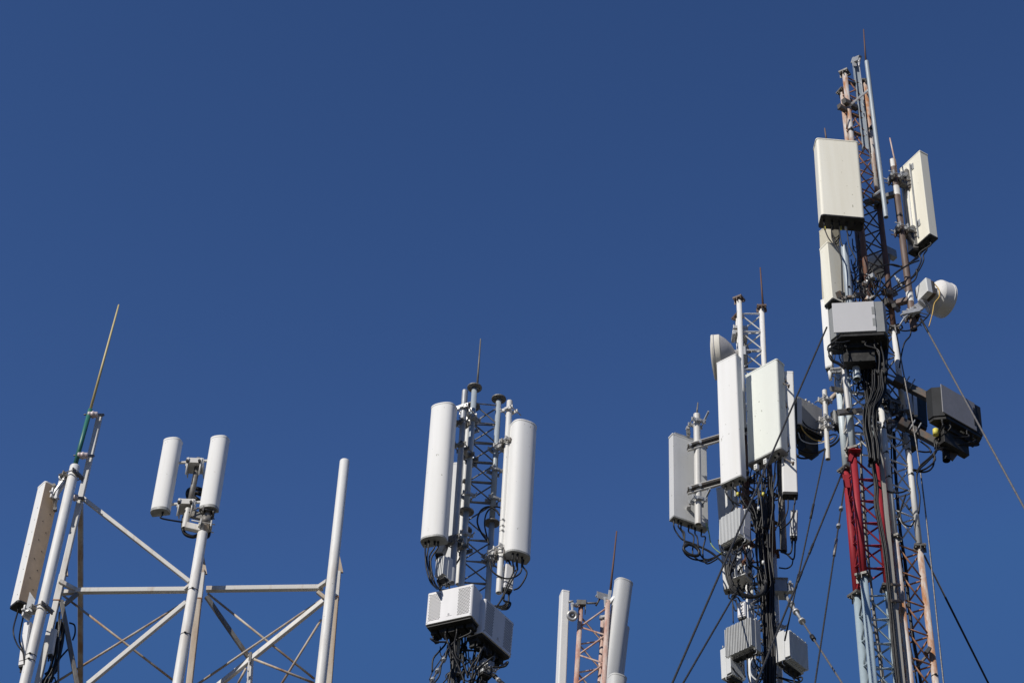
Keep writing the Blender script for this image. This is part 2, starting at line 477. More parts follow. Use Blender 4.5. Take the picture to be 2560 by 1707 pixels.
def pole_thing(name, label, p0, p1, r, mat, group="mounting poles on the masts", cat="pole", opened=True, rod=None):
    root = thing(name, label, cat, p1, group)
    mb = MB()
    if opened: mb.pipe(p0, p1, r, 18)
    else: mb.tube([p0, p1], r, 18)
    mb.build("pipe", mat, root)
    return root
def wire(label, p, q, r=0.008, mat='wire', ext=None, clamps=(), name="guy_wire", cat="wire", group="guy wires of the masts"):
    """guy wire: from the mast through q and on to its anchor in the ground"""
    e = down(p, q) if ext is None else ext
    mb = MB(); mb.tube([p, e], r, 6)
    if not clamps:
        return mb.build(name, mat, None, label, cat, group)
    root = thing(name, label, cat, e, group)
    mb.build("strand", mat, root)
    for c, l, rr, mt in clamps:
        k = MB(); a = (e - p).normalized(); c0 = p + (q - p) * c
        k.tube([c0, c0 + a * l], rr, 8); k.build("wire_clamp", mt, root)
    return root
def rod(label, p0, p1, r0, r1, mat, parent=None, name="lightning_rod", cat="lightning rod", group="lightning rods on the masts"):
    mb = MB(); mb.tube([p0, p0 * 0.5 + p1 * 0.5, p1], [r0, (r0 + r1) / 2, r1], 8)
    return mb.build(name, mat, parent, label, cat, group) if parent is None else mb.build(name, mat, parent)

# ------------------------------------------------------------------ lattice mast: three tubular legs and bent-rod bracing
def mast(name, label, top, bot, Y, side, yaw, secs, leg_r, rod_r, pitch, style='zig', flange='disc', top_flange=True, cat="lattice mast", group=None, ftop='greysteel'):
    A = W(top, Y); G = down(A, W(bot, Y))
    off = [V((0, 0, 0)), V((math.cos(R(yaw)), math.sin(R(yaw)), 0)) * side, V((math.cos(R(yaw + 60)), math.sin(R(yaw + 60)), 0)) * side]
    root = thing(name, label, cat, G + (off[0] + off[1] + off[2]) / 3, group)
    ax = (A - G).normalized()
    def leg(k, z): return G + (A - G) * (z / A.z) + off[k]
    mid = (off[0] + off[1] + off[2]) / 3
    def fl(k, z, mat):
        mb = MB(); c = leg(k, z)
        if flange == 'disc':
            mb.tube([c - ax * 0.008, c + ax * 0.008], leg_r * 2.6, 20, smooth=False)
            for i in range(6):
                an = i * math.pi / 3
                b = c + V((math.cos(an), math.sin(an), 0)) * leg_r * 1.8
                mb.tube([b - ax * 0.025, b + ax * 0.02], 0.009, 6, smooth=False)
        else:
            dd = (off[k] - mid).normalized(); e = V((-dd.y, dd.x, 0))
            for zz in (-0.009, 0.009):
                mb.box(c + ax * zz, dd, e, V((0, 0, 1)), leg_r * 3.6, leg_r * 3.6, 0.014)
            for i in (-1, 1):
                for j in (-1, 1):
                    b = c + dd * i * leg_r * 1.35 + e * j * leg_r * 1.35
                    mb.tube([b - ax * 0.04, b + ax * 0.03], 0.009, 6, smooth=False)
            for an in range(4):
                r_ = dd if an % 2 == 0 else e
                r_ = r_ * (1 if an < 2 else -1)
                mb.box(c + r_ * leg_r * 1.5 - ax * 0.045, r_, ax.cross(r_), ax, leg_r * 1.0, 0.008, 0.07)
        mb.build("flange", mat, root)
    for i, (z1, z0, lm, rm, fm) in enumerate(secs):
        for k in range(3):
            mb = MB(); mb.tube([leg(k, z0), leg(k, z1)], leg_r, 14); mb.build("leg", lm, root)
            if fm and (i > 0 or top_flange): fl(k, z1, ftop)
        for k in range(3):
            k2 = (k + 1) % 3
            mb = MB()
            o1 = (off[k2] - off[k]).normalized() * leg_r * 0.9
            if style == 'zig':
                pts = []; z = z1 - 0.10 - 0.03 * k; sgn = (k + i) % 2
                while z > z0 + 0.06:
                    a, b = (k, k2) if sgn else (k2, k)
                    o = o1 if sgn else -o1
                    pts += [leg(a, z) + o, leg(a, z - 0.035) + o]
                    z -= pitch / 2; sgn = 1 - sgn
                if len(pts) > 1: mb.tube(pts, rod_r, 6)
            else:
                z = z1 - 0.09
                while z > z0 + 0.05:
                    mb.tube([leg(k, z) + o1, leg(k2, z) - o1], rod_r, 6)
                    zl = max(z0 + 0.03, z - pitch + 0.04)
                    if zl < z - 0.1:
                        mb.tube([leg(k, z - 0.05) + o1, leg(k2, zl) - o1], rod_r, 6)
                    z -= pitch
            if mb.v: mb.build("lattice_rod", rm, root)
    mb = MB(); c = G + mid
    mb.prism(rrect(side + 0.7, side + 0.7, 0.05), V((c.x, c.y, 0)), V((1, 0, 0)), V((0, 1, 0)), V((0, 0, 1)), 0.0, 0.35)
    mb.build("base_block", 'concrete', root)
    return root, leg
def zat(p, Y): return W(p, Y).z
def bundle(name, label, pts, n, spread, r, cat="cables", group="cable bundles on the masts", seed=1, mats=('cable',), ties=True):
    """feeder cables running side by side down a mast, tied now and then"""
    rnd = random.Random(seed)
    sp = smooth(pts, 5)
    root = thing(name, label, cat, sp[-1], group)
    for i in range(n):
        o = V((rnd.uniform(-1, 1), rnd.uniform(-.6, .6), rnd.uniform(-.3, .3))) * spread
        q = []
        ph = rnd.uniform(0, 6); am = rnd.uniform(.03, .22) * spread
        for j, p in enumerate(sp):
            q.append(p + o + V((math.sin(ph + j * .33) * am, math.cos(ph * 2 + j * .27) * am, 0)))
        mb = MB(); mb.tube(smooth(q, 2), r * rnd.uniform(.8, 1.25), 6)
        mb.build("cable", rnd.choice(mats), root)
    return root
# ================================================================== the ground
mb = MB()
mb.v = [V((-3000, -3000, 0)), V((3000, -3000, 0)), V((3000, 3000, 0)), V((-3000, 3000, 0))]
mb.face((0, 1, 2, 3))
mb.build("ground", 'ground', None, None, None, None, 'structure')
Z = V((0, 0, 1))

# ================================================================== A  pale tubular support frame, far left
YA = 22.5
A0 = W((300, 1707), YA); A0.z = 0
FA = thing("support_frame", "cream steel support frame of square bars with three round uprights, far left", "antenna frame", A0)
def cap_tube(p, q, r, name, mat, root, n=20):
    mb = MB(); a = (p - q).normalized()
    mb.tube([q, p - a * r * 0.25, p - a * r * 0.06, p], [r, r, r * 0.93, r * 0.72], n)
    return mb.build(name, mat, root)
def pxline(p, q, Y): a, b = W(p, Y), W(q, Y); return a, down(a, b)
rA = 13.2 * S((500, 1500), YA - .3)
pl0, pl1 = pxline(qa(737, 645), qb(243, 1568), YA - .35)
pm0, pm1 = pxline((507, 1331), (444.5, 1707), YA - .35)
pr0, pr1 = pxline((862, 1151.5), (801.5, 1707), YA - .35)
for a_, b_ in ((pl0, pl1), (pm0, pm1), (pr0, pr1)):
    up_ = cap_tube(a_, b_, rA, "upright", 'white', FA)
def onl(a, b, p):                                # point of a standing line level with photo row p[1]
    lo, hi = 0.0, 1.0
    for _ in range(40):
        t = (lo + hi) / 2; q = a + (b - a) * t - CAM
        y = 853.5 - q.dot(up) / q.dot(fwd) * FPX
        if y < p: lo = t
        else: hi = t
    return a + (b - a) * ((lo + hi) / 2)
for a_, b_, ys in ((pm0, pm1, (1477, 1588)), (pl0, pl1, (1653, 1640))):
    for y in ys[:2]:
        band(onl(a_, b_, y), a_ - b_, rA * 1.03, FA, 'tape', "strap", 0.012)
# square posts behind the uprights
def sqpost(p, q, Y, wd, mat, name="post", ground=True):
    a, b = W(p, Y), W(q, Y)
    if ground: b = down(a, b)
    mb = MB(); mb.bar(a, b, wd, wd, V((0, 1, 0))); return mb.build(name, mat, FA), a, b
wp = 15 * S((200, 1300), YA)
_, q0, q1 = sqpost(qa(978, 150), qb(400, 1440), YA, wp * .95, 'cream')
_, m0, m1 = sqpost(qd(412, 470), qd(288, 1568), YA, wp, 'rusty_cream')
_, r0, r1 = sqpost(qd(1742, 480), qd(1655, 1568), YA, wp, 'rusty_cream')
for a, b, y in ((m0, m1, 1498.5), (r0, r1, 1494.5), (q0, q1, 1503)):
    c = onl(a, b, y); ax = (a - b).normalized()
    mb = MB(); mb.box(c, V((1, 0, 0)), V((0, 1, 0)), ax, wp * 1.12, wp * 1.12, 0.012, 0.004); mb.build("joint_plate", 'rust', FA)
    mb = MB(); mb.box(c + ax * 0.22, V((1, 0, 0)), V((0, 1, 0)), ax, wp * 1.06, wp * 1.06, 0.42, 0.006); mb.build("joint_sleeve", 'cream', FA)
    for sg in (-1, 1):                           # gusset wedge above the ring
        mb = MB()
        mb.prism([(0, 0), (wp * .9, 0), (0, .32)], c + ax * .43 + V((0, sg * .012, 0)), V((1, 0, 0)), ax, V((0, 1, 0)), -0.004, 0.004)
        mb.build("gusset", 'rusty_cream', FA)
def beam(p, q, Y0, Y1, wd, mat='cream', name="beam", ht=None):
    mb = MB(); mb.bar(W(p, Y0), W(q, Y1), wd, ht or wd); return mb.build(name, mat, FA)
wb = 17 * S((400, 1500), YA) * .80
beam(qb(745, 665), qd(275, 655), YA, YA, wb)                       # ring, left bay
beam(qb(585, 570), qb(755, 660), YA - .05, YA + .0, wb * .8)
beam(qb(600, 680), qb(760, 672), YA + .02, YA + .01, wb * .9)
beam(qd(455, 648), qd(1600, 632), YA, YA, wb)                      # ring, right bay
beam(qd(235, 655), qd(300, 605), YA, YA - .1, wb * .7)
beam(qd(1560, 625), qd(1640, 570), YA, YA - .2, wb * .8)
beam(qd(1545, 675), qd(1630, 745), YA, YA, wb * .7, 'rusty_cream')
beam(qb(760, 690), qb(630, 800), YA, YA, wb * .7, 'greysteel')
beam(qa(812, 960), qd(290, 575), YA - .02, YA - .05, wb * .78, name="brace")      # long brace of the left bay
beam(qb(860, 1580), qd(255, 780), YA + .05, YA - .02, wb * .85, name="brace")
beam(qb(600, 760), qb(760, 1600), YA, YA + .1, wb * .8, 'greysteel', "brace")
beam(qa(790, 1010), qb(788, 1590), YA + .12, YA + 2.4, wb * .95, 'rusty_cream', "brace")
beam(qd(455, 720), qd(875, 1325), YA, YA + .25, wb * .75, 'greysteel', "brace")
beam(qd(1600, 765), qd(570, 1590), YA, YA + .3, wb * .9, 'cream', "brace")
beam(qd(893, 1300), qd(868, 1720), YA + .24, YA + .24, wb, 'white', "brace")
beam(qd(872, 1350), qd(848, 1720), YA + .15, YA + .15, wb * .25, 'white', "brace")
for a, b in ((qb(622, 710), qd(125, 1535)), (qb(520, 1575), qd(258, 765)), (qd(470, 690), qd(1510, 1522)), (qd(370, 1575), qd(1600, 738)),
             (qd(920, 1332), qd(1510, 1565)), (qd(1580, 945), qd(1180, 1590)), (qd(845, 1420), qd(765, 1568))):
    mb = MB(); mb.tube([W(a, YA + .12), W(b, YA + .2)], 0.017, 8); mb.build("tie_rod", 'rusty_cream', FA)
c = W(qd(885, 1325), YA + .2)
mb = MB(); mb.box(c, V((1, 0, 0)), V((0, 1, 0)), Z, .035, .08, .16, .004); mb.build("node_plate", 'greysteel', FA)

# whip antenna with porcelain insulators
e0, e1 = W((297, 762), YA - .15), W((226.5, 1022), YA - .15)
WH = thing("whip_antenna", "long thin yellow whip on a green tube, topmost thing above the far left frame", "antenna", W(qa(735, 640), YA - .15))
mb = MB(); mb.tube([e1, e1 * .5 + e0 * .5, e0], [.021, .018, .012], 10); mb.build("whip", 'fibre', WH)
g0, g1 = W(qa(885, 92), YA - .15), W(qa(722, 690), YA - .15)
mb = MB(); mb.tube([g1, g0], .034, 12); mb.build("tube", 'green', WH)
for (a, b, c_) in ((qa(855, 142), qa(962, 145), qa(1012, 146)), (qa(755, 542), qa(865, 546), qa(916, 546)), (qa(700, 950), qa(768, 958), qa(815, 961))):
    A_, B_, C_ = W(a, YA - .15), W(b, YA - .13), W(c_, YA - .05)
    ax = (B_ - A_).normalized(); L = (B_ - A_).length
    mb = MB(); mb.lathe([(.02, 0), (.045, .01), (.05, L * .18), (.044, L * .24), (.05, L * .42), (.062, L * .5), (.05, L * .58), (.046, L * .78), (.05, L * .9), (.03, L)], A_, ax, 18)
    mb.build("insulator", 'porcelain', WH)
    mb = MB(); mb.bar(B_ - ax * .01, C_, .045, .035); mb.tube([A_ - ax * .05, A_], .012, 8); mb.build("bracket", 'greysteel', WH)

# panel seen from behind at the very left
f = panel("panel_antenna", "white panel antenna with bare tan metal back, leaning at the far left edge", "antenna", qa(520, 828), qb(255, 790), YA - .25, .25, .23, 219,
          prof='box', anchor='back', cap='dark_cap', plugs=((-.06, .02), (.05, -.02)),
          jumps=(px(YA - .3, qb(190, 1130), qb(225, 1250), qb(235, 1340)), px(YA - .4, qb(130, 1050), qb(165, 1180), qb(225, 1270), qb(240, 1390))))
mb = MB(); mb.box(f.at(0, -f.d / 2 - .003, f.H / 2), f.u, f.n, f.a, .235, .006, f.H - .04, .002); mb.build("back_plate", 'tan', f.root)
mb = MB()
for k in range(9):
    mb.tube([f.at(-.05 + .08 * (k % 2), -f.d / 2 - .005, .25 + .16 * k), f.at(-.05 + .08 * (k % 2), -f.d / 2 - .01, .25 + .16 * k)], .008, 8)
for k in range(8):
    for sg in (-1, 1): mb.tube([f.at(sg * .124, -.06, .12 + .21 * k), f.at(sg * .1275, -.06, .12 + .21 * k)], .007, 8)
mb.build("rivets", 'dark_cap', f.root)
ax = (pl0 - pl1)
tw = (V(f.o) - pl0); tw.z = 0
def scissor(y, back, mat='chrome'):
    """tilting arm between a panel and its pole"""
    pc = onl(pl0, pl1, y)
    clamp(pc, ax, rA, f.root, tw, 'greysteel', .10, "clamp", .07)
    k = V((tw.x, tw.y, 0)).normalized()
    for dz in (-.03, .03):
        s_ = V((-k.y, k.x, 0)) * dz
        arm(pc + k * (rA + .03) + s_, back + s_, f.root, mat, .045)
    mb = MB(); mb.box(back, k, V((-k.y, k.x, 0)), Z, .03, .15, .17, .006)
    mb.tube([back - V((-k.y, k.x, 0)) * .1, back + V((-k.y, k.x, 0)) * .1], .014, 8); mb.build("bracket_plate", mat, f.root)
scissor(1189, W(qa(535, 930), YA - .28))
arm(W(qa(600, 760), YA - .3), W(qa(545, 960), YA - .3), f.root, 'chrome', .05)
arm(W(qa(530, 840), YA - .3), W(qa(540, 1070), YA - .25), f.root, 'greysteel', .06)
mb = MB(); mb.lathe([(.035, 0), (.055, 0), (.055, .03), (.035, .03), (.035, 0)], W(qa(612, 765), YA - .32), V((.2, -1, 0)), 20); mb.build("pivot_ring", 'chrome', f.root)
scissor(1522, W(qb(262, 880), YA - .28))
mb = MB(); mb.prism([(0, 0), (.09, -.06), (.10, .13), (.0, .26)], W(qb(255, 830), YA - .38), V((1, 0, 0)), V((0, 0, 1)), V((0, 1, 0)), -.004, .004); mb.build("tilt_plate", 'galv', f.root)
# equipment and cables strapped low behind the left upright
LB = bundle("cable_bundle", "black cables with a ribbed conduit behind the leftmost round upright, at the bottom left corner", px(YA + .05, qb(590, 960), qb(560, 1150), qb(530, 1350), qb(480, 1480), qb(420, 1600), qb(380, 1900)), 7, .07, .016, seed=3)
for pts, r_ in (((qb(545, 1030), qb(600, 990), qb(625, 1080), qb(600, 1250), qb(560, 1380)), .014), ((qb(680, 975), qb(730, 1000), qb(735, 1080), qb(712, 1145)), .012), ((qb(665, 1235), qb(590, 1320), qb(540, 1400), qb(480, 1450)), .012), ((qb(440, 1480), qb(500, 1440), qb(550, 1410), qb(545, 1460), qb(500, 1480), qb(455, 1500)), .016), ((qb(500, 1560), qb(530, 1510), qb(545, 1545), qb(560, 1600)), .010)):
    cable(px(YA + .1, *pts), r_, 'cable', LB)
mb = MB()
cp = smooth(px(YA + .02, qb(585, 870), qb(578, 1000), qb(573, 1300), qb(572, 1600)), 30)
rs = [.016 if i % 2 else .011 for i in range(len(cp))]
mb.tube(cp, rs, 8, smooth=False); mb.build("ribbed_conduit", 'greysteel', LB)
def slim_box(name, label, cat, top, bot, Y, wd, d, yaw, mat, group=None, cap='dark_cap'):
    ff = fr_of(W(top, Y), W(bot, Y), yaw)
    root = thing(name, label, cat, ff.o, group); ff.root, ff.w, ff.d = root, wd, d
    mb = MB(); mb.prism(orient(ff, rrect(wd, d, .015)), ff.o, ff.u, ff.n, ff.a, 0, ff.H); mb.build("housing", mat, root)
    mb = MB(); mb.prism(orient(ff, rrect(wd * .9, d * .9, .012)), ff.o, ff.u, ff.n, ff.a, -.03, .001); mb.build("connector_plate", cap, root)
    mb = MB(); mb.box(ff.at(0, d / 2 + .004, ff.H * .5), ff.u, ff.n, ff.a, wd * .8, .008, ff.H * .82, .003); mb.build("front_plate", mat, root)
    ff.plug = connectors(ff, root, [(-wd * .25, 0), (wd * .25, 0)], h0=-.03)
    return ff
f = slim_box("junction_box", "slim white box tied low between the far left antenna and its upright", "junction box", qb(280, 985), qb(225, 1400), YA - .2, .10, .09, -20, 'white_box')
f = slim_box("junction_box", "slim pale box hidden behind the leftmost round upright among black cables", "junction box", qb(535, 1050), qb(495, 1290), YA - .08, .07, .06, -20, 'rru')

# ---- pair of antennas on the middle upright
BK = thing("antenna_bracket", "grey tubular bracket carrying two white antennas on the frame's middle upright", "antenna mount", W(qc(600, 1350), YA - .35))
def sub(name, root, mat, fn):
    mb = MB(); fn(mb); return mb.build(name, mat, root)
YB = YA - .4
wbar = 28 / 5.227 * S(qc(600, 500), YB)
sub("cross_bar", BK, 'cream', lambda b: b.bar(W(qc(490, 506), YB + .03), W(qc(985, 470), YB + .03), wbar, wbar))
sub("cross_bar", BK, 'cream', lambda b: b.bar(W(qc(395, 1048), YB + .03), W(qc(890, 1010), YB + .03), wbar, wbar))
sub("mast_tube", BK, 'greysteel', lambda b: b.tube([W(qc(770, 450), YB + .1), W(qc(632, 1140), YB + .1)], .040, 14))
sub("mast_tube", BK, 'cream', lambda b: b.pipe(W(qc(632, 1110), YB + .06), W(qc(585, 1360), YB + .06), .047, 16))
for y, x in ((570, 725), (1105, 615)):
    def pl(b, x=x, y=y):
        c = W(qc(x, y), YB + .12)
        b.box(c, V((1, 0, 0)), V((0, 1, 0)), Z, .24, .26, .016, .004)
        b.box(c + V((0, -.13, .03)), V((1, 0, 0)), V((0, 1, 0)), Z, .24, .016, .085, .004)
        for sx in (-.115, .115):
            b.box(c + V((sx, 0, -.02)), V((1, 0, 0)), V((0, 1, 0)), Z, .014, .28, .12, .003)
            b.tube([c + V((sx * .8, -.15, .06)), c + V((sx * .8, -.15, -.24))], .011, 8)
    sub("clamp_plate", BK, 'cream', pl)
    for dx in (-105, 55):
        c = W(qc(x + dx, y - 78 if y < 800 else y - 75), YB - .03)
        sub("bolt", BK, 'dark_cap', lambda b: b.tube([c, c + V((0, -.04, 0))], .022, 8))
sub("stand_off", BK, 'cream', lambda b: b.bar(W(qc(600, 1330), YB + .06), W(qc(800, 1375), YB + .06), .085, .10))
sub("stand_off", BK, 'greysteel', lambda b: b.bar(W(qc(640, 1165), YB + .06), W(qc(830, 1215), YB + .06), .06, .11))
a_, b_ = W(qc(890, 1140), YA - .35), W(qc(835, 1420), YA - .35)
sub("neck", BK, 'cream', lambda b: b.tube([a_, b_], rA * .80, 18))
sub("sleeve", BK, 'greysteel', lambda b: b.tube([a_ + (b_ - a_) * .28, a_ + (b_ - a_) * .62], rA * 1.0, 18))
clamp(a_ + (b_ - a_) * .72, a_ - b_, rA * .85, BK, V((-1, -.2, 0)), 'cream', .14, "clamp", .10)
clamp(a_ + (b_ - a_) * .10, a_ - b_, rA * .82, BK, V((-1, -.2, 0)), 'greysteel', .10, "clamp", .08)
cable(px(YB + .25, qc(660, 1000), qc(620, 930), qc(640, 860), qc(720, 840), qc(800, 860), qc(830, 900), qc(790, 915), qc(740, 900), qc(690, 930), qc(770, 1000)), .030, 'cable', BK, "coiled_cable")
cable(px(YB + .3, qc(625, 990), qc(632, 900), qc(700, 840), qc(790, 850), qc(810, 880)), .028, 'cable', BK, "coiled_cable")
cable(px(YB + .12, qc(600, 1150), qc(565, 1250), qc(560, 1370), qc(600, 1440), qc(690, 1470), qc(770, 1450), qc(880, 1470), qc(905, 1400), qc(890, 1350)), .026, 'cable', BK, "cable")
cable(px(YB - .02, qc(640, 1150), qc(700, 1120), qc(770, 1095)), .010, 'wire', BK, "cable")
wA = 47 * S(qc(600, 600), YB)
panel("panel_antenna", "short white antenna, left one of the pair on the tubular bracket", "antenna", qc(422, 228), qc(258, 1130), YB, wA, wA * .62, -14, anchor='mid', rim=.03, cap='cap', plugs=((.05, 0),),
      jumps=(px(YB + .05, qc(380, 1220), qc(440, 1270), qc(505, 1285), qc(565, 1280)),), jr=.012)
panel("panel_antenna", "short white antenna, right one of the pair standing over the middle upright", "antenna", qc(1038, 202), qc(892, 1100), YB, wA, wA * .62, -14, anchor='mid', rim=.03, plugs=((.06, -.03),),
      jumps=(px(YB + .1, qc(1010, 1135), qc(1050, 1165), qc(1058, 1200), qc(1010, 1235), qc(935, 1272)),), jr=.012)

# ================================================================== B  galvanised lattice mast in the middle
YM = 21.0
zb = lambda p: zat(p, YM)
BM, legB = mast("lattice_mast", "slim grey galvanised lattice mast with round flanges in the middle of the picture", (1186.5, 969), (1137, 1707), YM, .41, 33,
                [(zb((1186.5, 969)), zb((1165.5, 1279)), 'bluegalv', 'greysteel', 'disc'), (zb((1165.5, 1279)), zb((1137, 1690)), 'bluegalv', 'greysteel', 'disc'), (zb((1137, 1690)), 0, 'bluegalv', 'greysteel', 'disc')],
                .040, .0105, .345, 'zig', 'disc')
rod("thin grey lightning rod on the round flange of the middle mast", W((1193, 964), YM), W((1201.6, 847), YM), .016, .009, 'greysteel')
def mpole(label, p, q, Y, wpx, mat, opened=True, extra=0):
    a, b = W(p, Y), W(q, Y)
    return pole_thing("mounting_pole", label, a, b, wpx / 2 * S(((p[0] + q[0]) / 2, (p[1] + q[1]) / 2), Y), mat, opened=opened), a, b
P1, p1a, p1b = mpole("shaded grey mounting pole just right of the middle mast's left antenna", qe(612, 172), qg(342, 705), YM - .22, 15.8, 'galv')
P2, p2a, p2b = mpole("white mounting pole between the middle mast and its right antenna", qe(1128, 292), qg(746, 795), YM + .05, 16, 'white')
P3, p3a, p3b = mpole("thin white mounting pole behind the left legs of the middle mast", qe(650, 480), qg(395, 720), YM + .30, 13, 'white')
def link(pole, pa, pb, legf, k, y, mat='galv', wd=.05, tw=None):
    """clamped stand-off from a mast leg to a mounting pole"""
    c = onl(pa, pb, y)
    l = legf(k, c.z)
    d = (l - c); d.z = 0
    clamp(c, pa - pb, 8 * S((1200, 1200), YM), pole, d, mat, .09, "clamp", .06)
    clamp(l, Z, .045, pole, -d, mat, .09, "clamp", .06)
    mb = MB(); mb.bar(c + d.normalized() * .05, l - d.normalized() * .05, wd, wd * 1.3); mb.build("stand_off", mat, pole)
link(P1, p1a, p1b, legB, 0, 1022, 'chrome'); link(P1, p1a, p1b, legB, 0, 1118, 'greysteel'); link(P1, p1a, p1b, legB, 0, 1348, 'greysteel')
link(P2, p2a, p2b, legB, 1, 1105, 'chrome', .06); link(P2, p2a, p2b, legB, 1, 1372, 'chrome', .06)
link(P3, p3a, p3b, legB, 2, 1060, 'chrome'); link(P3, p3a, p3b, legB, 2, 1145, 'chrome')
for y in (1022, 1110): band(onl(p1a, p1b, y), p1a - p1b, .048, P1, 'tape', "strap", .014)
band(onl(p3a, p3b, 1207), p3a - p3b, .042, P3, 'tape', "strap", .05)
clamp(onl(p2a, p2b, 1027), p2a - p2b, .045, P2, V((.6, .8, 0)), 'chrome', .12, "clamp", .05)
for y in (1303, 1318, 1330): band(onl(p2a, p2b, y), p2a - p2b, .046, P2, 'chrome', "strap", .008)
for legk, y in ((0, 1240), (0, 1052), (1, 1150), (1, 1375), (0, 1340), (1, 1222)):
    c = legB(legk, zat((1180, y), YM)); clamp(c, Z, .042, BM, V((.5, -1, 0)), 'galv', .10, "clamp", .05)
wB = 62 * S((1100, 1150), YM)
fB1 = panel("panel_antenna", "tall white rounded antenna on the left side of the middle mast", "antenna", qe(362, 368), qg(183, 345), YM - .42, wB, .215, -20, anchor='mid', cap='cap', rim=.014, flat=.45, mat='radome',
      plugs=((-.10, .01), (-.05, .03), (0.02, .0), (.06, -.02)),
      jumps=(px(YM - .45, qg(115, 490), qg(125, 590), qg(160, 700), qg(215, 760) + (.45,)), px(YM - .42, qg(128, 500), qg(145, 600), qg(180, 720), qg(225, 760) + (.45,)), px(YM - .4, qg(150, 480), qg(155, 590), qg(190, 700), qg(230, 760) + (.45,)), px(YM - .4, qg(165, 500), qg(168, 600), qg(200, 720), qg(245, 760) + (.45,))))
fB2 = panel("panel_antenna", "tall white rounded antenna on the right side of the middle mast", "antenna", qe(1300, 570), qg(907, 478), YM + .0, 65.5 * S((1300, 1250), YM), .225, 24, anchor='mid', mat='radome', cap='cap', rim=.014, flat=.35,
      plugs=((-.09, .04), (-.03, .06), (.05, .03), (.09, -.02), (.0, -.03)),
      jumps=(px(YM + .0, qg(870, 610), qg(820, 720), qg(760, 860), qg(720, 915)), px(YM, qg(900, 600), qg(850, 700), qg(780, 830), qg(735, 905)), px(YM, qg(930, 620), qg(860, 665), qg(780, 665), qg(690, 610), qg(665, 520)), px(YM, qg(985, 620), qg(960, 690), qg(915, 750), qg(872, 768)), px(YM + .1, qg(900, 600), qg(800, 605), qg(710, 560), qg(680, 480))))
fB3 = panel("panel_antenna", "pale antenna seen edge-on behind the left antenna of the middle mast", "antenna", qe(535, 1030), qg(290, 700), YM + .35, .22, .12, 165, prof='box', mat='radome_grey', anchor='mid', plugs=((-.05, 0), (.05, 0)),
      jumps=(px(YM + .3, qg(250, 770), qg(300, 800)), px(YM + .3, qg(300, 760), qg(330, 800))))
for ff, pa, pb, ys, Yq in ((fB1, p1a, p1b, (1060, 1360), -.3), (fB2, p2a, p2b, (1110, 1390), 0)):
    for y in ys:
        c = onl(pa, pb, y); h = (c - ff.o).dot(ff.a)
        arm(ff.at(0, -ff.d / 2, min(h, ff.H - .1)), c, ff.root, 'greysteel', .06)
        clamp(c, pa - pb, .046, ff.root, ff.o - c, 'greysteel', .08, "clamp", .07)
for pts, r_ in (((qg(805, 95), qg(760, 62), qg(690, 60), qg(640, 110), qg(622, 200), qg(640, 300), qg(660, 380)), .011), ((qg(752, 130), qg(720, 85), qg(660, 55), qg(590, 90), qg(560, 180), qg(590, 270), qg(640, 340)), .013),
                ((qg(412, 400), qg(415, 480), qg(380, 545)), .012), ((qe(485, 640), qe(490, 760), qe(530, 800)), .014), ((qg(700, 530), qg(720, 500), qg(780, 490), qg(835, 530), qg(840, 590)), .013)):
    cable(px(YM + .1, *pts), r_, 'cable', BM, "cable")
# the two perforated equipment boxes
def perforated(label, top, bot, Y, wd, d, yaw, jumps):
    P1_, P0_ = W(top, Y), W(bot, Y)
    f = fr_of(P1_, P0_, yaw); f.o = P0_ - f.n * d / 2
    root = thing("equipment_box", label, "equipment box", f.o, "perforated white boxes on the middle mast"); f.root, f.w, f.d = root, wd, d
    mb = MB(); mb.prism(orient(f, rrect(wd, d, .03, 6)), f.o, f.u, f.n, f.a, 0, f.H); mb.build("cover", 'white_box', root)
    for sg in (-1, 1):
        mb = MB()
        for i in range(8):
            for j in range(19):
                x = sg * wd * .315 + (i - 3.5 + (.25 if j % 2 else -.25)) * .0205
                c = f.at(x, d / 2 + .0012, .05 + (f.H - .09) * j / 18)
                b0 = len(mb.v)
                for k in range(8):
                    an = math.pi / 4 * k; mb.v.append(c + f.u * math.cos(an) * .0076 + f.a * math.sin(an) * .0076)
                mb.face(tuple(b0 + k for k in range(8)))
        mb.build("vent_grille", 'hole', root)
    mb = MB(); mb.box(f.at(0, -.01, -.014), f.u, f.n, f.a, wd * .95, d * .92, .03, .01)
    for k in range(5):
        mb.box(f.at(-wd * .38 + wd * .76 * k / 4, -d * .12, -.05), f.u, f.n, f.a, .09, d * (.5 + .05 * (k % 2)), .06 + .02 * (k % 3), .006)
    mb.box(f.at(-wd * .4, -d * .2, -.09), f.u, f.n, f.a, .05, .08, .10, .005); mb.box(f.at(wd * .36, -d * .2, -.08), f.u, f.n, f.a, .05, .08, .08, .005)
    mb.build("base_vents", 'dark_cap', root)
    mb = MB(); mb.box(f.at(.01, d / 2 + .001, f.H * .13), f.u, f.n, f.a, .075, .003, .004); mb.box(f.at(.0, d / 2 + .001, f.H * .18), f.u, f.n, f.a, .020, .003, .022, .006); mb.build("logo", 'grey_box', root)
    mb = MB()
    for sx in (-.46, .46):
        for hh in (.03, f.H - .03): mb.tube([f.at(wd * sx, d / 2 - .002, hh), f.at(wd * sx, d / 2 + .004, hh)], .009, 8)
    mb.build("screws", 'galv', root)
    f.plug = connectors(f, root, [(-wd * .4, .02), (-wd * .12, .04), (wd * .12, .04), (wd * .38, 0)], drop=.09, h0=-.03)
    for i, j in enumerate(jumps):
        p = f.plug[i % 4]; cable(hang(f, p, j), .013, 'cable', f.con[i % len(f.plug)], "jumper_cable")
    return f
YX = YM - .35
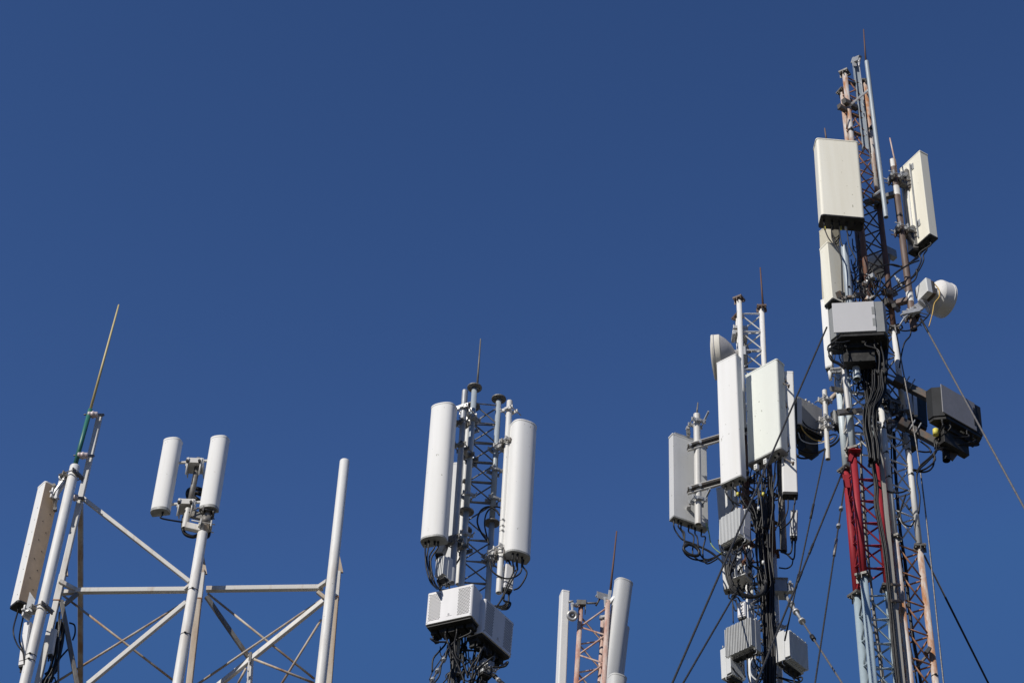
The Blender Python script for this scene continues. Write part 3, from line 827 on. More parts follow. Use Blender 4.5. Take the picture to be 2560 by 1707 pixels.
perforated("white perforated box turned to the sun, left of the two on the middle mast", qg(330, 757), qg(309, 1025), YX, .64, .30, -25,
           (px(YX + .1, qg(160, 1185), qg(200, 1212), qg(290, 1215), qg(330, 1240)), px(YX, qg(275, 1090), qg(300, 1200), qg(335, 1290), qg(380, 1380), qg(430, 1500), qg(450, 1568)), px(YX, qg(365, 1080), qg(365, 1230), qg(380, 1340), qg(440, 1400), qg(480, 1520)), px(YX + .1, qg(490, 1090), qg(430, 1150), qg(380, 1200), qg(300, 1290), qg(290, 1350))))
perforated("shaded white perforated box, right and lower of the two on the middle mast", qg(757, 950), qg(730, 1236), YX + .30, .64, .26, 54,
           (px(YX + .1, qg(560, 1200), qg(590, 1270), qg(570, 1360), qg(530, 1450)), px(YX + .1, qg(620, 1190), qg(615, 1260), qg(560, 1350), qg(510, 1420), qg(480, 1500)), px(YX + .15, qg(700, 1340), qg(620, 1400), qg(560, 1460), qg(510, 1568)), px(YX + .1, qg(820, 1385), qg(800, 1420), qg(740, 1432), qg(690, 1428))))
f = fin_box("remote_radio_unit", "small white finned unit between the left antenna and the shaded pole, middle mast", "radio unit", qg(245, 475), qg(228, 655), YM - .33, .15, .17, -42, fins=5, plugs=2, handle=False,
            jumps=(px(YM - .3, qg(225, 720), qg(240, 770)), px(YM - .3, qg(285, 700), qg(310, 730))))
f = slim_box("amplifier", "slim white box under the right antenna of the middle mast", "amplifier", qg(835, 570), qg(815, 770), YM + .1, .13, .10, 20, 'white_box')
for i in range(4):
    cable([f.plug[i % 2], f.plug[i % 2] - Z * .08] + px(YM + .1, qg(845 - i * 12, 880), qg(820 - i * 15, 930 - i * 8), qg(760 - i * 20, 935 - i * 10)), .012, 'cable', f.root, "jumper_cable")
f = slim_box("amplifier", "slim grey box partly hidden behind the middle mast's left leg", "amplifier", qg(268, 395), qg(240, 470), YM - .1, .12, .09, -20, 'radome_grey')
BB = bundle("cable_bundle", "tangle of black feeder cables running down the middle mast below its two boxes", px(YM - .05, qg(400, 1060), qg(400, 1200), qg(390, 1320), qg(400, 1450), qg(385, 1600), qg(365, 2100)), 9, .11, .013, seed=5)
bundle("cable_bundle", "second tangle of thin cables on the right leg of the middle mast, lower edge", px(YM + .05, qg(560, 1130), qg(560, 1280), qg(530, 1400), qg(520, 1520), qg(490, 1640), qg(470, 2100)), 8, .12, .011, seed=6, mats=('cable', 'cable', 'darkwire'))
rr = random.Random(12)
for i in range(10):
    x0, y0 = rr.uniform(300, 620), rr.uniform(1090, 1300)
    pts = [(x0, y0)]
    for k in range(4): pts.append((pts[-1][0] + rr.uniform(-70, 60), pts[-1][1] + rr.uniform(40, 110)))
    cable(px(YM - .1 + rr.uniform(0, .3), *[qg(*p) for p in pts]), rr.uniform(.007, .012), 'cable', BB)
def loops_b(n, x0, x1, y0, y1, size, seed):
    g = random.Random(seed)
    for _ in range(n):
        x, y, s_ = g.uniform(x0, x1), g.uniform(y0, y1), size * g.uniform(.6, 1.5); k = g.choice((-1, 1))
        pts = [(x, y - s_), (x + k * s_ * .1, y), (x + k * s_ * .5, y + s_ * g.uniform(.4, .8)), (x + k * s_, y + s_ * g.uniform(-.2, .3)), (x + k * s_ * g.uniform(.7, 1.2), y - s_ * g.uniform(.5, 1.1))]
        cable(px(YM - .15 + g.uniform(0, .35), *[qg(*p) for p in pts]), .0075, 'cable', BB)
loops_b(22, 300, 640, 1120, 1540, 55, 51)
f = slim_box("anchor_bracket", "grey steel clamp box at the foot of the middle mast's right leg", "bracket", qg(640, 1390), qg(625, 1500), YM + .05, .16, .14, 30, 'galv')
clamp(W(qg(640, 1450), YM + .02), Z, .05, f.root, V((1, -1, 0)), 'chrome', .1)
wire("guy wire with clamps leaving the middle mast towards the lower left", W(qg(300, 1320), YM - .05), W(qg(158, 1568), YM - 1.0), .012, 'wire', clamps=((.15, .12, .03, 'galv'), (.55, .1, .028, 'galv'), (.85, .1, .028, 'galv')))
wire("guy wire leaving the middle mast's clamp box towards the lower right", W(qg(690, 1490), YM), W(qg(785, 1580), YM - .8), .012, 'wire', clamps=((.1, .2, .03, 'tape'), (.5, .12, .03, 'chrome'), (.8, .25, .028, 'tape')))

# ================================================================== C  small pinkish mast between the middle and the right
YC = 25.0
zc = lambda p: zat(p, YC)
CM, legC = mast("lattice_mast", "short lattice mast of faded pink rusty tubes at the lower edge, right of centre", (1452, 1516), (1440.5, 1707), YC, .44, -24,
                [(zc((1452, 1516)), 0, 'pink', 'pink', None)], .038, .014, .50, 'zig', 'plate', False)
rod("rust-red lightning rod on top of the short pink mast", W(qh(590, 640), YC + .05), W(qh(655, 30), YC + .05), .018, .011, 'brown')
fC1 = panel("panel_antenna", "narrow white antenna seen edge-on, left side of the short pink mast", "antenna", qh(127, 668), (1400, 1760), YC + .12, .20, .125, -78, prof='box', anchor='mid', cap='cap')
fC2 = panel("panel_antenna", "big weathered white antenna leaning on the right of the short pink mast", "antenna", qh(735, 545), (1517, 1780), YC - .1, 46 * S((1545, 1580), YC), .17, 24, anchor='mid', mat='radome_grey', Y1=YC - .1)
fC3 = panel("panel_antenna", "white antenna mostly hidden behind the leaning one of the short pink mast", "antenna", qh(715, 990), (1534, 1760), YC + .45, .26, .13, 40, anchor='mid', mat='radome_grey')
fC4 = panel("panel_antenna", "rounded antenna top at the lower edge, in front of the leaning antenna", "antenna", qh(672, 1510), (1535, 1800), YC - .5, 44 * S((1545, 1690), YC), .19, 24, anchor='mid', mat='radome_grey')
c = W(qh(297, 760), YC)
sub("top_plate", CM, 'greysteel', lambda b: (b.box(c, V((1, 0, 0)), V((0, 1, 0)), Z, .15, .16, .014, .003), b.box(c + V((0, -.08, -.03)), V((1, 0, 0)), V((0, 1, 0)), Z, .14, .012, .08, .003), b.box(c + V((.06, 0, -.08)), V((1, 0, 0)), V((0, 1, 0)), Z, .012, .14, .15, .003)))
sub("stay_rod", CM, 'greysteel', lambda b: b.tube(px(YC - .05, qh(350, 757), qh(455, 757)), .016, 8))
sub("hook", CM, 'darksteel', lambda b: b.tube(px(YC - .05, qh(445, 782), qh(465, 745), qh(490, 700)), .015, 8))
c = W(qh(545, 690), YC)
sub("head_bracket", CM, 'galv', lambda b: (b.box(c + V((-.05, 0, .0)), V((.9, .4, 0)).normalized(), V((-.4, .9, 0)).normalized(), Z, .20, .10, .02, .003), b.box(c + V((-.05, -.06, -.04)), V((.9, .4, 0)).normalized(), V((-.4, .9, 0)).normalized(), Z, .2, .012, .12, .003), b.bar(W(qh(545, 800), YC - .1), W(qh(632, 690), YC - .15), .03, .05), b.bar(W(qh(575, 730), YC - .1), W(qh(590, 630), YC - .1), .03, .05), b.bar(W(qh(540, 700), YC - .05), W(qh(545, 800), YC - .05), .05, .05)))
for y in (735, 760):
    p = W(qh(562, y), YC - .16); sub("bolt", CM, 'darksteel', lambda b: b.tube([p, p + V((-.02, -.05, 0))], .015, 8))
arm(W(qh(205, 775), YC - .1), W(qh(250, 778), YC - .05), fC1.root, 'chrome', .06)
arm(W(qh(205, 770), YC - .12), W(qh(205, 880), YC - .12), fC1.root, 'chrome', .05)
sub("pivot_ring", fC1.root, 'chrome', lambda b: b.lathe([(.045, 0), (.085, 0), (.085, .04), (.045, .04), (.045, 0)], W(qh(203, 888), YC - .12), V((.15, -1, -.3)), 22))
sub("clamp_bolt", fC1.root, 'galv', lambda b: b.tube([W(qh(165, 745), YC - .1), W(qh(215, 738), YC - .1)], .02, 8))
arm(W(qh(500, 905), YC - .02), W(qh(620, 880), YC - .05), fC2.root, 'galv', .07)

# ================================================================== D  white lattice mast with the white panels
YD = 21.6
zd = lambda p: zat(p, YD)
DM, legD = mast("lattice_mast", "white lattice mast with square plates on top and a thick black cable run", (1847.6, 752), (1885, 1707), YD, .40, 26,
                [(zd((1847.6, 748)), zd((1862, 1090)), 'white', 'white', 'plate'), (zd((1862, 1090)), zd(qj(872, 1180)), 'brown', 'greysteel', None), (zd(qj(872, 1180)), 0, 'white', 'greysteel', 'plate')],
                .040, .0125, .37, 'zig', 'plate', ftop='brown')
rod("rust-red lightning rod on the white mast beside the white dish", W(qi(1009, 172), YD + .2), W((1900.6, 669), YD + .2), .016, .010, 'brown')
for ff in [o for o in DM.children if o.name.startswith("flange")][:3]: ff.data.materials[0] = M['pole_brown']
# drum dish on the left
def dish(name, label, c, axis, dia, drum, cone, mat, back, Yhub=None, group="microwave dishes on the masts", odu=None):
    """shrouded microwave dish: flat cover, drum shroud, cone back, hub"""
    a = axis.normalized(); r = dia / 2
    root = thing(name, label, "dish antenna", c - a * (drum / 2 + cone), group)
    mb = MB(); mb.lathe([(r * .985, -drum / 2), (r, -drum / 2 + .012), (r, drum / 2 - .02), (r * 1.012, drum / 2 - .018), (r * 1.012, drum / 2 - .004), (r * .97, drum / 2 + .004)], c, a, 48); soft(mb.build("shroud", mat, root))
    mb = MB(); mb.lathe([(r * 1.004, drum / 2 - .045), (r * 1.02, drum / 2 - .043), (r * 1.02, drum / 2 - .030), (r * 1.004, drum / 2 - .028)], c, a, 48); mb.build("rim_band", back, root)
    mb = MB(); mb.lathe([(r * .97, drum / 2 + .003), (r * .6, drum / 2 + .02), (r * .2, drum / 2 + .027), (0, drum / 2 + .028)], c, a, 48); mb.build("cover", mat, root)
    mb = MB(); mb.lathe([(r * .965, -drum / 2 - .002), (r * .93, -drum / 2 - .02), (r * .78, -drum / 2 - cone * .42), (r * .52, -drum / 2 - cone * .8), (r * .26, -drum / 2 - cone), (r * .22, -drum / 2 - cone - .05), (0, -drum / 2 - cone - .05)], c, a, 48); soft(mb.build("back_shell", back, root))
    mb = MB(); h = c - a * (drum / 2 + cone + .07)
    mb.lathe([(r * .16, -.05), (r * .16, .06)], h, a, 20, False); mb.box(h - a * .05, a, a.cross(Z), Z, .10, .2, .16, .01); mb.build("hub", 'galv', root)
    return root, h
D1, hb = dish("dish_antenna", "cream drum dish facing left near the top of the white mast", (1788, 888), V((-1, .12, 0)), .70, .125, .20, 'dish_cream', 'dish_back') if False else dish("dish_antenna", "cream drum dish facing left near the top of the white mast", W((1793, 893), YD + .15), V((-1, .20, 0)), .67, .125, .20, 'dish_cream', 'dish_back')
c = W(qi(735, 465), YD + .2)
sub("mount_clamp", D1, 'chrome', lambda b: [b.box(c + V((dx, dy, dz)), V((1, 0, 0)), V((0, 1, 0)), Z, sx, sy, sz, .006) for dx, dy, dz, sx, sy, sz in ((0, 0, 0, .07, .2, .05), (0, -.02, .07, .07, .2, .05), (-.03, -.05, -.07, .05, .2, .07), (.12, 0, 0, .13, .18, .12), (.14, -.02, .1, .1, .14, .05))] + [b.tube([c + V((-.02, -.08, -.1)), c + V((-.02, -.08, .14))], .011, 8), b.tube([c + V((.02, .06, -.1)), c + V((.02, .06, .14))], .011, 8)])
sub("mount_arm", D1, 'greysteel', lambda b: (b.bar(hb, W(qi(835, 600), YD + .3), .12, .12), b.tube([W(qi(825, 430), YD + .45), W(qi(845, 780), YD + .45)], .03, 14)))
sub("side_strut", D1, 'darksteel', lambda b: b.tube([W(qi(820, 640), YD + .25), W(qi(880, 620), YD + .3)], .03, 10))
fD1 = panel("panel_antenna", "bright white tall antenna in front on the left of the white mast, below the dish", "antenna", qi(645, 692), qj(690, 546), YD - .45, .345, .15, -42, prof='box', mat='radome', cap='cap', rim=.012,
            plugs=((-.12, .02), (-.04, 0), (.02, .04), (.1, 0), (.12, -.04)),
            jumps=(px(YD - .45, qj(655, 690), qj(690, 740), qj(750, 780), qj(790, 800)), px(YD - .4, qj(700, 740), qj(720, 800), qj(700, 850)), px(YD - .4, qj(765, 680), qj(790, 760), qj(830, 800)), px(YD - .4, qj(795, 700), qj(830, 780), qj(880, 840), qj(920, 900)), px(YD - .35, qj(850, 660), qj(880, 760), qj(930, 860), qj(960, 1000))))
fD2 = panel("panel_antenna", "wide pale greenish-white antenna facing left, in the middle of the white mast", "antenna", qi(985, 776), qj(1017, 310), YD - .42, .575, .19, -45, prof='box', mat='radome_green', cap='cap', rim=.012,
            plugs=((-.2, 0), (-.13, .02), (-.05, 0), (.02, .02), (.12, 0), (.2, .02)),
            jumps=[px(YD - .4 + .04 * i, qj(945 + i * 42, 540 - i * 18), qj(960 + i * 38, 610 - i * 6), qj(985 + i * 18, 720), qj(1000 + i * 14, 860), qj(1010 + i * 8, 1020)) for i in range(6)])
for k, (x, y) in enumerate(((945, 425), (1037, 370), (1145, 295))):
    mb = MB(); c = W(qj(x, y), YD - .45); mb.box(c, fD2.u, fD2.n, fD2.a, .055, .05, .085, .006); mb.build("tag_box", 'label', fD2.root)
    mb = MB()
    for z_ in (-.02, .01): mb.box(c + fD2.n * .026 + fD2.a * z_, fD2.u, fD2.n, fD2.a, .03, .004, .008)
    mb.build("tag_print", 'dark_cap', fD2.root)
fD3 = panel("panel_antenna", "slim white antenna on the right of the white mast, crossed by two shadow bands", "antenna", qi(1238, 822), qj(1278, 668), YD - .46, .205, .13, -4, prof='box', mat='radome', cap='dark_cap', rim=.03,
            plugs=((-.03, 0), (.06, .02)),
            jumps=(px(YD - .4, qj(1255, 770), qj(1250, 850), qj(1215, 940), qj(1165, 1000)), px(YD - .4, qj(1315, 800), qj(1300, 900), qj(1260, 970), qj(1180, 1030))))
P4, p4a, p4b = mpole("greenish grey mounting pole low on the right side of the white mast", qj(1175, 380), qj(1212, 1245), YD + .05, 17.5, 'pole_brown')
for o in P4.children: o.data.materials[0] = M['greysteel']
f = slim_box("amplifier", "slim grey box hanging below the slim right antenna of the white mast", "amplifier", qj(1315, 860), qj(1310, 1110), YD + .05, .10, .09, -10, 'radome_grey')
cable(px(YD, qj(1300, 1120), qj(1285, 1250), qj(1240, 1270), qj(1180, 1235)), .012, 'cable', f.root, "jumper_cable")
cable(px(YD, qj(1325, 1120), qj(1318, 1290), qj(1295, 1320), qj(1240, 1270), qj(1160, 1225)), .012, 'cable', f.root, "jumper_cable")
cable(px(YD, qj(1305, 1320), qj(1290, 1380), qj(1240, 1412), qj(1165, 1405)), .010, 'cable', f.root, "jumper_cable")
clamp(W(qj(1240, 350), YD - .35), Z, .05, fD3.root, V((.5, -1, 0)), 'dark_cap', .14, "clamp", .07)
arm(W(qj(1225, 340), YD - .5), W(qj(1305, 385), YD - .58), fD3.root, 'darksteel', .035)
arm(W(qi(1195, 920), YD - .5), W(qi(1262, 962), YD - .58), fD3.root, 'darksteel', .03)
for a, b in ((qi(1200, 1090), qi(1225, 1180)), (qi(1225, 1470), qi(1240, 1560)), (qi(1195, 900), qi(1225, 930))): sub("clamp", fD3.root, 'darksteel', lambda q: q.bar(W(a, YD - .45), W(b, YD - .45), .09, .06))
# antenna seen from behind on its own pole at the left
P5, p5a, p5b = mpole("pale mounting pole in front of the grey-backed antenna, left of the white mast", qi(360, 1240), qj(376, 985), YD - .15, 17.5, 'cream')
rod("short grey lightning rod on the pale pole of the grey-backed antenna", p5a, W(qi(372, 1122), YD - .15), .014, .009, 'greysteel')
fD4 = panel("panel_antenna", "grey-backed antenna seen from behind, leftmost on the white mast", "antenna", qj(292, 150), qj(306, 958), YD + .02, .55, .12, 205, prof='sharp', mat='radome_grey', anchor='back', rim=.012, cap='cap',
            plugs=((.24, 0), (.12, .01), (.0, .01), (-.1, .01), (-.2, .01), (.18, -.02), (-.03, -.02)),
            jumps=(px(YD, qj(155, 1050), qj(220, 1130), qj(330, 1170), qj(480, 1240), qj(560, 1300), qj(660, 1400), qj(800, 1480)), px(YD, qj(240, 1070), qj(235, 1190), qj(240, 1260), qj(320, 1320), qj(440, 1330), qj(540, 1300), qj(620, 1250)), px(YD, qj(330, 1100), qj(320, 1230), qj(330, 1290), qj(400, 1340), qj(480, 1340), qj(600, 1270)), px(YD, qj(365, 1110), qj(380, 1230), qj(420, 1310), qj(500, 1330)), px(YD, qj(445, 1110), qj(420, 1230), qj(430, 1330), qj(470, 1365), qj(560, 1320)), px(YD, qj(220, 1060), qj(250, 1150), qj(360, 1190), qj(500, 1260), qj(660, 1390))))
for y in (120, 835):
    a, b = W(qj(140, y), YD + .02), W(qj(455, y + (105 if y < 400 else 75)), YD + .33)
    sub("back_rail", fD4.root, 'galv', lambda q: q.bar(a + V((0, -.02, 0)), b + V((0, -.02, 0)), .05, .09))
for y in (-10 , 752):
    c = onl(p5a, p5b, qj(0, y)[1])
    clamp(c, p5a - p5b, .053, fD4.root, V((-.3, 1, 0)), 'galv', .12, "clamp", .06)
    arm(c + V((-.12, .1, -.02)), W(qj(280, y + 110), YD + .05), fD4.root, 'chrome', .06)
    arm(c + V((.1, .02, .05)), c + V((.16, -.05, .16)), fD4.root, 'galv', .028)
cable(px(YD, qj(450, 970), qj(478, 1060), qj(500, 1170), qj(560, 1240), qj(640, 1290)), .009, 'greencable', fD4.root, "earth_wire")
cable(px(YD - .05, qj(232, 1200), qj(262, 1175), qj(330, 1190), qj(382, 1240), qj(370, 1285), qj(300, 1280), qj(240, 1240), qj(235, 1205), qj(270, 1180)), .022, 'cable', fD4.root, "coiled_cable")
for y0, y1 in ((230, 115), (652, 548)):
    a, b = W(qj(270, y0), YD - .2), W(qj(870, y1 - 62), YD - .1)
    sub("support_arm", P5, 'darksteel', lambda q: q.bar(a, b, .012, .10, V((0, 1, 0))))
    sub("support_arm", P5, 'cream', lambda q: (q.bar(a + V((0, .0, .055)), b + V((0, .0, .055)), .05, .012, Z), q.bar(a - V((0, .0, .055)), b - V((0, .0, .055)), .05, .012, Z)))
    for t in (.04, .2): sub("bolt", P5, 'galv', lambda q: q.tube([a + (b - a) * t + V((0, -.06, 0)), a + (b - a) * t], .02, 8))
# radio units
fD5 = fin_box("remote_radio_unit", "pale grey finned unit right under the bright white antenna of the white mast", "radio unit", qj(686, 860), qj(680, 1140), YD - .5, .39, .20, -50, fins=15, plugs=4,
              jumps=(px(YD - .45, qj(690, 1300), qj(670, 1400), qj(690, 1500), qj(720, 1580)), px(YD - .45, qj(745, 1280), qj(700, 1380), qj(680, 1480)), px(YD - .4, qj(790, 1220), qj(730, 1330), qj(680, 1420), qj(700, 1520)), px(YD - .35, qj(830, 1180), qj(840, 1280), qj(900, 1380), qj(980, 1400))))
sub("label_plate", fD5.root, 'grey_box', lambda b: b.box(fD5.at(.197, -.02, .12), fD5.u, fD5.n, fD5.a, .006, .12, .12))
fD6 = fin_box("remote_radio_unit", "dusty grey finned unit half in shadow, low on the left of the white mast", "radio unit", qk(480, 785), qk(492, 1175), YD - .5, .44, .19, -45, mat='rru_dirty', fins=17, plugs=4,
              jumps=(px(YD - .5, qk(400, 1360), qk(470, 1440), qk(540, 1510)), px(YD - .5, qk(545, 1330), qk(560, 1430), qk(580, 1490)), px(YD - .45, qk(600, 1330), qk(610, 1450), qk(640, 1568)), px(YD - .4, qk(700, 1280), qk(720, 1340), qk(760, 1420))))
cable(px(YD - .5, qk(690, 1230), qk(645, 1300), qk(640, 1400), qk(660, 1470), qk(720, 1530)), .011, 'label', fD6.root, "jumper_cable")
fD7 = fin_box("remote_radio_unit", "white sided finned unit hanging behind and below the dusty one, lower edge", "radio unit", qk(470, 1130), qk(490, 1500), YD - .3, .27, .17, 40, mat='rru', fins=13, plugs=3,
              jumps=(px(YD - .3, qk(410, 1500), qk(420, 1600)), px(YD - .3, qk(500, 1520), qk(560, 1600)), px(YD - .3, qk(430, 1530), qk(440, 1620))))
fD8 = fin_box("remote_radio_unit", "white sided finned unit on the right of the white mast, near the lower edge", "radio unit", qk(1252, 958), qk(1268, 1330), YD - .1, .42, .24, 47, mat='rru', fins=15, plugs=4,
              jumps=(px(YD - .05, qk(1175, 1400), qk(1195, 1500), qk(1200, 1600)), px(YD - .0, qk(1260, 1450), qk(1255, 1520), qk(1260, 1600)), px(YD - .1, qk(1300, 1490), qk(1290, 1540), qk(1200, 1568), qk(1100, 1530), qk(1000, 1490)), px(YD + .1, qk(1110, 1330), qk(1105, 1440), qk(1070, 1490), qk(1010, 1490))))
f = slim_box("terminal_box", "small white box with a printed column, standing above the dusty finned unit", "terminal box", qk(540, 552), qk(543, 735), YD - .45, .115, .07, -30, 'white_box')
sub("print", f.root, 'dark_cap', lambda b: [b.box(f.at(.01, .044, .04 + .055 * k), f.u, f.n, f.a, .012, .004, .03) for k in range(4)] + [b.box(f.at(.02, .044, .055 + .055 * k), f.u, f.n, f.a, .022, .004, .008) for k in range(4)])
for o in (fD7,):
    pass
fD9 = panel("panel_antenna", "shaded antenna end showing behind the cables below the pale grey finned unit", "antenna", qj(655, 640), qk(440, 370), YD + .5, .28, .14, 160, prof='box', mat='radome_grey', anchor='mid', plugs=((0, 0), (.08, 0)),
            jumps=(px(YD + .4, qk(480, 470), qk(520, 540)), px(YD + .4, qk(455, 520), qk(490, 640))))
# cables of mast D
bundle("cable_bundle", "thick run of black feeder cables down the inside of the white mast", px(YD - .12, qj(940, 860), qj(980, 980), qj(1015, 1150), qj(1035, 1350), qk(855, 350), qk(868, 700), qk(890, 1100), qk(885, 1568), qk(890, 2300)), 40, .085, .0095, seed=8)
bundle("cable_bundle", "black cables hanging under the wide pale antenna of the white mast", px(YD - .3, qj(1040, 520), qj(1030, 640), qj(1040, 780), qj(1030, 900), qj(1010, 1100), qj(1020, 1300), qk(860, 300)), 12, .11, .0095, seed=9)
CD = bundle("cable_bundle", "large looped black cables around the left leg of the white mast", px(YD - .3, qk(350, 50), qk(370, 220), qk(440, 370), qk(560, 450), qk(690, 470), qk(800, 400), qk(830, 250)), 6, .035, .015, seed=10)
for pts in ((qk(460, 0), qk(380, 160), qk(400, 300), qk(480, 390)), (qk(520, 180), qk(470, 350), qk(420, 480), qk(420, 640), qk(425, 800)), (qk(490, 0), qk(400, 140), qk(370, 260)), (qk(610, 0), qk(640, 70), qk(720, 90), qk(800, 150), qk(850, 250)), (qk(740, 520), qk(740, 640), qk(705, 740)), (qk(745, 640), qk(780, 720), qk(735, 820)), (qk(800, 870), qk(760, 930), qk(770, 1040), qk(830, 1100)), (qk(700, 400), qk(760, 430), qk(820, 380)), (qk(460, 500), qk(480, 620), qk(450, 640), qk(420, 560)),
            (qk(720, 1200), qk(790, 1190), qk(830, 1260)), (qk(720, 1330), qk(780, 1390), qk(830, 1420)), (qk(740, 1470), qk(800, 1440), qk(840, 1500))):
    cable(px(YD - .25, *pts), .0085, 'cable', CD)
def loops(root, q, Y, x0, x1, y0, y1, n, size, seed, r=.0075):
    """slack cable loops and tails hanging about the boxes"""
    g = random.Random(seed)
    for _ in range(n):
        x, y, s_ = g.uniform(x0, x1), g.uniform(y0, y1), size * g.uniform(.6, 1.5)
        k = g.choice((-1, 1)); dy = g.uniform(0, .35)
        pts = [(x, y - s_ * g.uniform(.8, 1.6)), (x + k * s_ * .1, y), (x + k * s_ * .5, y + s_ * g.uniform(.4, .8)), (x + k * s_ * 1.0, y + s_ * g.uniform(-.2, .3)), (x + k * s_ * g.uniform(.7, 1.3), y - s_ * g.uniform(.5, 1.2))]
        cable(px(Y + dy, *[q(*p) for p in pts]), r * g.uniform(.8, 1.2), 'cable', root)
loops(CD, qk, YD - .3, 430, 800, 60, 560, 16, 90, 31)
loops(CD, qj, YD - .3, 860, 1180, 480, 1050, 18, 75, 32)
loops(CD, qk, YD - .2, 640, 860, 1150, 1560, 12, 70, 33)
loops(CD, qj, YD - .4, 640, 860, 1130, 1420, 10, 60, 34)
for i in range(8):
    x = rr.uniform(430, 760); pts = [(x, rr.uniform(0, 120))]
    for k in range(4): pts.append((pts[-1][0] + rr.uniform(-60, 60), pts[-1][1] + rr.uniform(50, 120)))
    cable(px(YD - .2 + rr.uniform(0, .35), *[qk(*p) for p in pts]), rr.uniform(.007, .012), 'cable', CD)
for x, y, mt in ((1010, 700, 'yellowtag'), (965, 840, 'label'), (1035, 1180, 'tape'), (700, 1010, 'label'), (1010, 1370, 'label'), (760, 700, 'yellowtag')):
    c = W(qj(x, y), YD - .42); mb = MB(); mb.tube([c, c + V((.004, 0, .05))], .017, 8); mb.build("tape_band", mt, CD)
# clamps and joint plates on the legs
c = W(qk(620, 200), YD - .2)
HB = thing("anchor_bracket", "white bent steel bracket around the left leg of the white mast", "bracket", c)
sub("plate", HB, 'white', lambda b: (b.box(c, V((.8, -.6, 0)), V((.6, .8, 0)), Z, .012, .2, .24, .003), b.box(c + V((-.1, -.02, -.09)), V((.8, -.6, 0)), V((.6, .8, 0)), Z, .22, .22, .012, .003), b.box(c + V((-.13, .03, .03)), V((.8, -.6, 0)), V((.6, .8, 0)), Z, .012, .2, .14, .003)))
sub("bolt", HB, 'darksteel', lambda b: b.tube([c, c + V((.01, -.1, 0))], .018, 8))
sub("stay", HB, 'galv', lambda b: b.bar(W(qk(660, 560), YD - .2), W(qk(825, 470), YD + .1), .03, .04))
sub("stay", HB, 'galv', lambda b: b.bar(W(qk(735, 855), YD - .2), W(qk(840, 795), YD + .1), .03, .04))
c = W(qk(1020, 360), YD + .15)
HC = thing("anchor_bracket", "square steel guy bracket on the right leg of the white mast", "bracket", c)
sub("plate", HC, 'galv', lambda b: (b.box(c, V((1, 0, 0)), V((0, 1, 0)), Z, .17, .17, .20, .004), b.box(c + V((0, 0, .105)), V((1, 0, 0)), V((0, 1, 0)), Z, .21, .21, .012, .003), b.box(c + V((.0, 0, -.105)), V((1, 0, 0)), V((0, 1, 0)), Z, .21, .21, .012, .003)))
sub("shackle", HC, 'chrome', lambda b: (b.box(c + V((.13, -.05, -.03)), V((1, 0, 0)), V((0, 1, 0)), Z, .09, .09, .12, .02), b.tube([c + V((.12, -.14, .02)), c + V((.12, .04, .02))], .02, 8)))
for c_, a_ in ((legD(1, zat(qk(985, 760), YD)), Z),): clamp(c_, a_, .042, DM, V((.5, -1, 0)), 'galv', .1)
for y in (640, 1100):
    band(legD(0, zat(qk(650, y), YD)), Z, .043, DM, 'galv', "strap", .02)
for k, y in ((0, 560), (0, 760), (1, 620), (1, 900), (2, 500)):
    clamp(legD(k, zat(qj(900, y), YD)), Z, .042, DM, V((.5, -1, 0)), 'darksteel', .1)
sub("cross_arm", DM, 'pole_brown', lambda b: b.bar(W(qj(895, 810), YD - .1), W(qj(1095, 1000), YD + .1), .09, .09))

# ================================================================== E  tall rusty mast and red mast at the right
YE = 21.0
ze = lambda p: zat(p, YE)
EM, legE = mast("lattice_mast", "tallest lattice mast, rusty and white tubes, topmost in the picture", ql(378, 508), (2277, 1707), YE, .40, 27,
                [(ze(ql(378, 508)), ze((2146, 490)), 'white_rust', 'rust', 'plate'), (ze((2146, 490)), ze((2180, 800)), 'brown', 'darksteel', 'plate'),
                 (ze((2180, 800)), ze((2202, 1010)), 'white', 'greysteel', 'plate'), (ze((2202, 1010)), ze((2239, 1345)), 'white', 'white', 'plate'), (ze((2239, 1345)), 0, 'white_rust', 'rust', 'plate')],
                .043, .0125, .44, 'N', 'plate')
# galvanised column, pulley arm and hanging wire at the very top
GC = thing("hoist_post", "grey square post with a pulley arm and hanging wire on the tallest mast", "hoist", W(ql(560, 1280), YE + .2))
a, b = W(ql(462, 365), YE + .12), W(ql(565, 1290), YE + .12)
sub("post", GC, 'bluegalv', lambda q: (q.bar(a, b, .012, .10, V((0, 1, 0))), q.bar(a + V((.055, 0, 0)), b + V((.055, 0, 0)), .10, .012, V((0, 1, 0))), q.bar(a + V((0.025, .05, 0)), b + V((0.025, .05, 0)), .012, .06, V((0, 1, 0)))))
sub("arm", GC, 'galv', lambda q: (q.bar(W(ql(462, 385), YE + .1), W(ql(535, 355), YE - .05), .06, .10), q.box(W(ql(478, 410), YE + .05), V((1, 0, 0)), V((0, 1, 0)), Z, .07, .012, .14, .003)))
sub("shackle", GC, 'chrome', lambda q: (q.tube(px(YE - .05, ql(520, 395), ql(530, 385), ql(535, 360)), .02, 8), q.tube(px(YE - .05, ql(527, 400), ql(527, 445)), [.022, .014], 8)))
sub("wire", GC, 'galv', lambda q: q.tube(px(YE - .05, ql(530, 440), ql(552, 600), ql(575, 800), ql(650, 1440)), .009, 6))
for y in (630, 860, 960, 1150):
    x = 480 + (y - 600) * .11
    sub("cross_tie", GC, 'darksteel', lambda q: q.bar(W(ql(x - 60, y - 25), YE + .05), W(ql(x + 80, y + 20), YE + .25), .05, .05))
    sub("bolt", GC, 'galv', lambda q: q.tube(px(YE, ql(x + 55, y - 35), ql(x + 75, y + 5)), .012, 6))
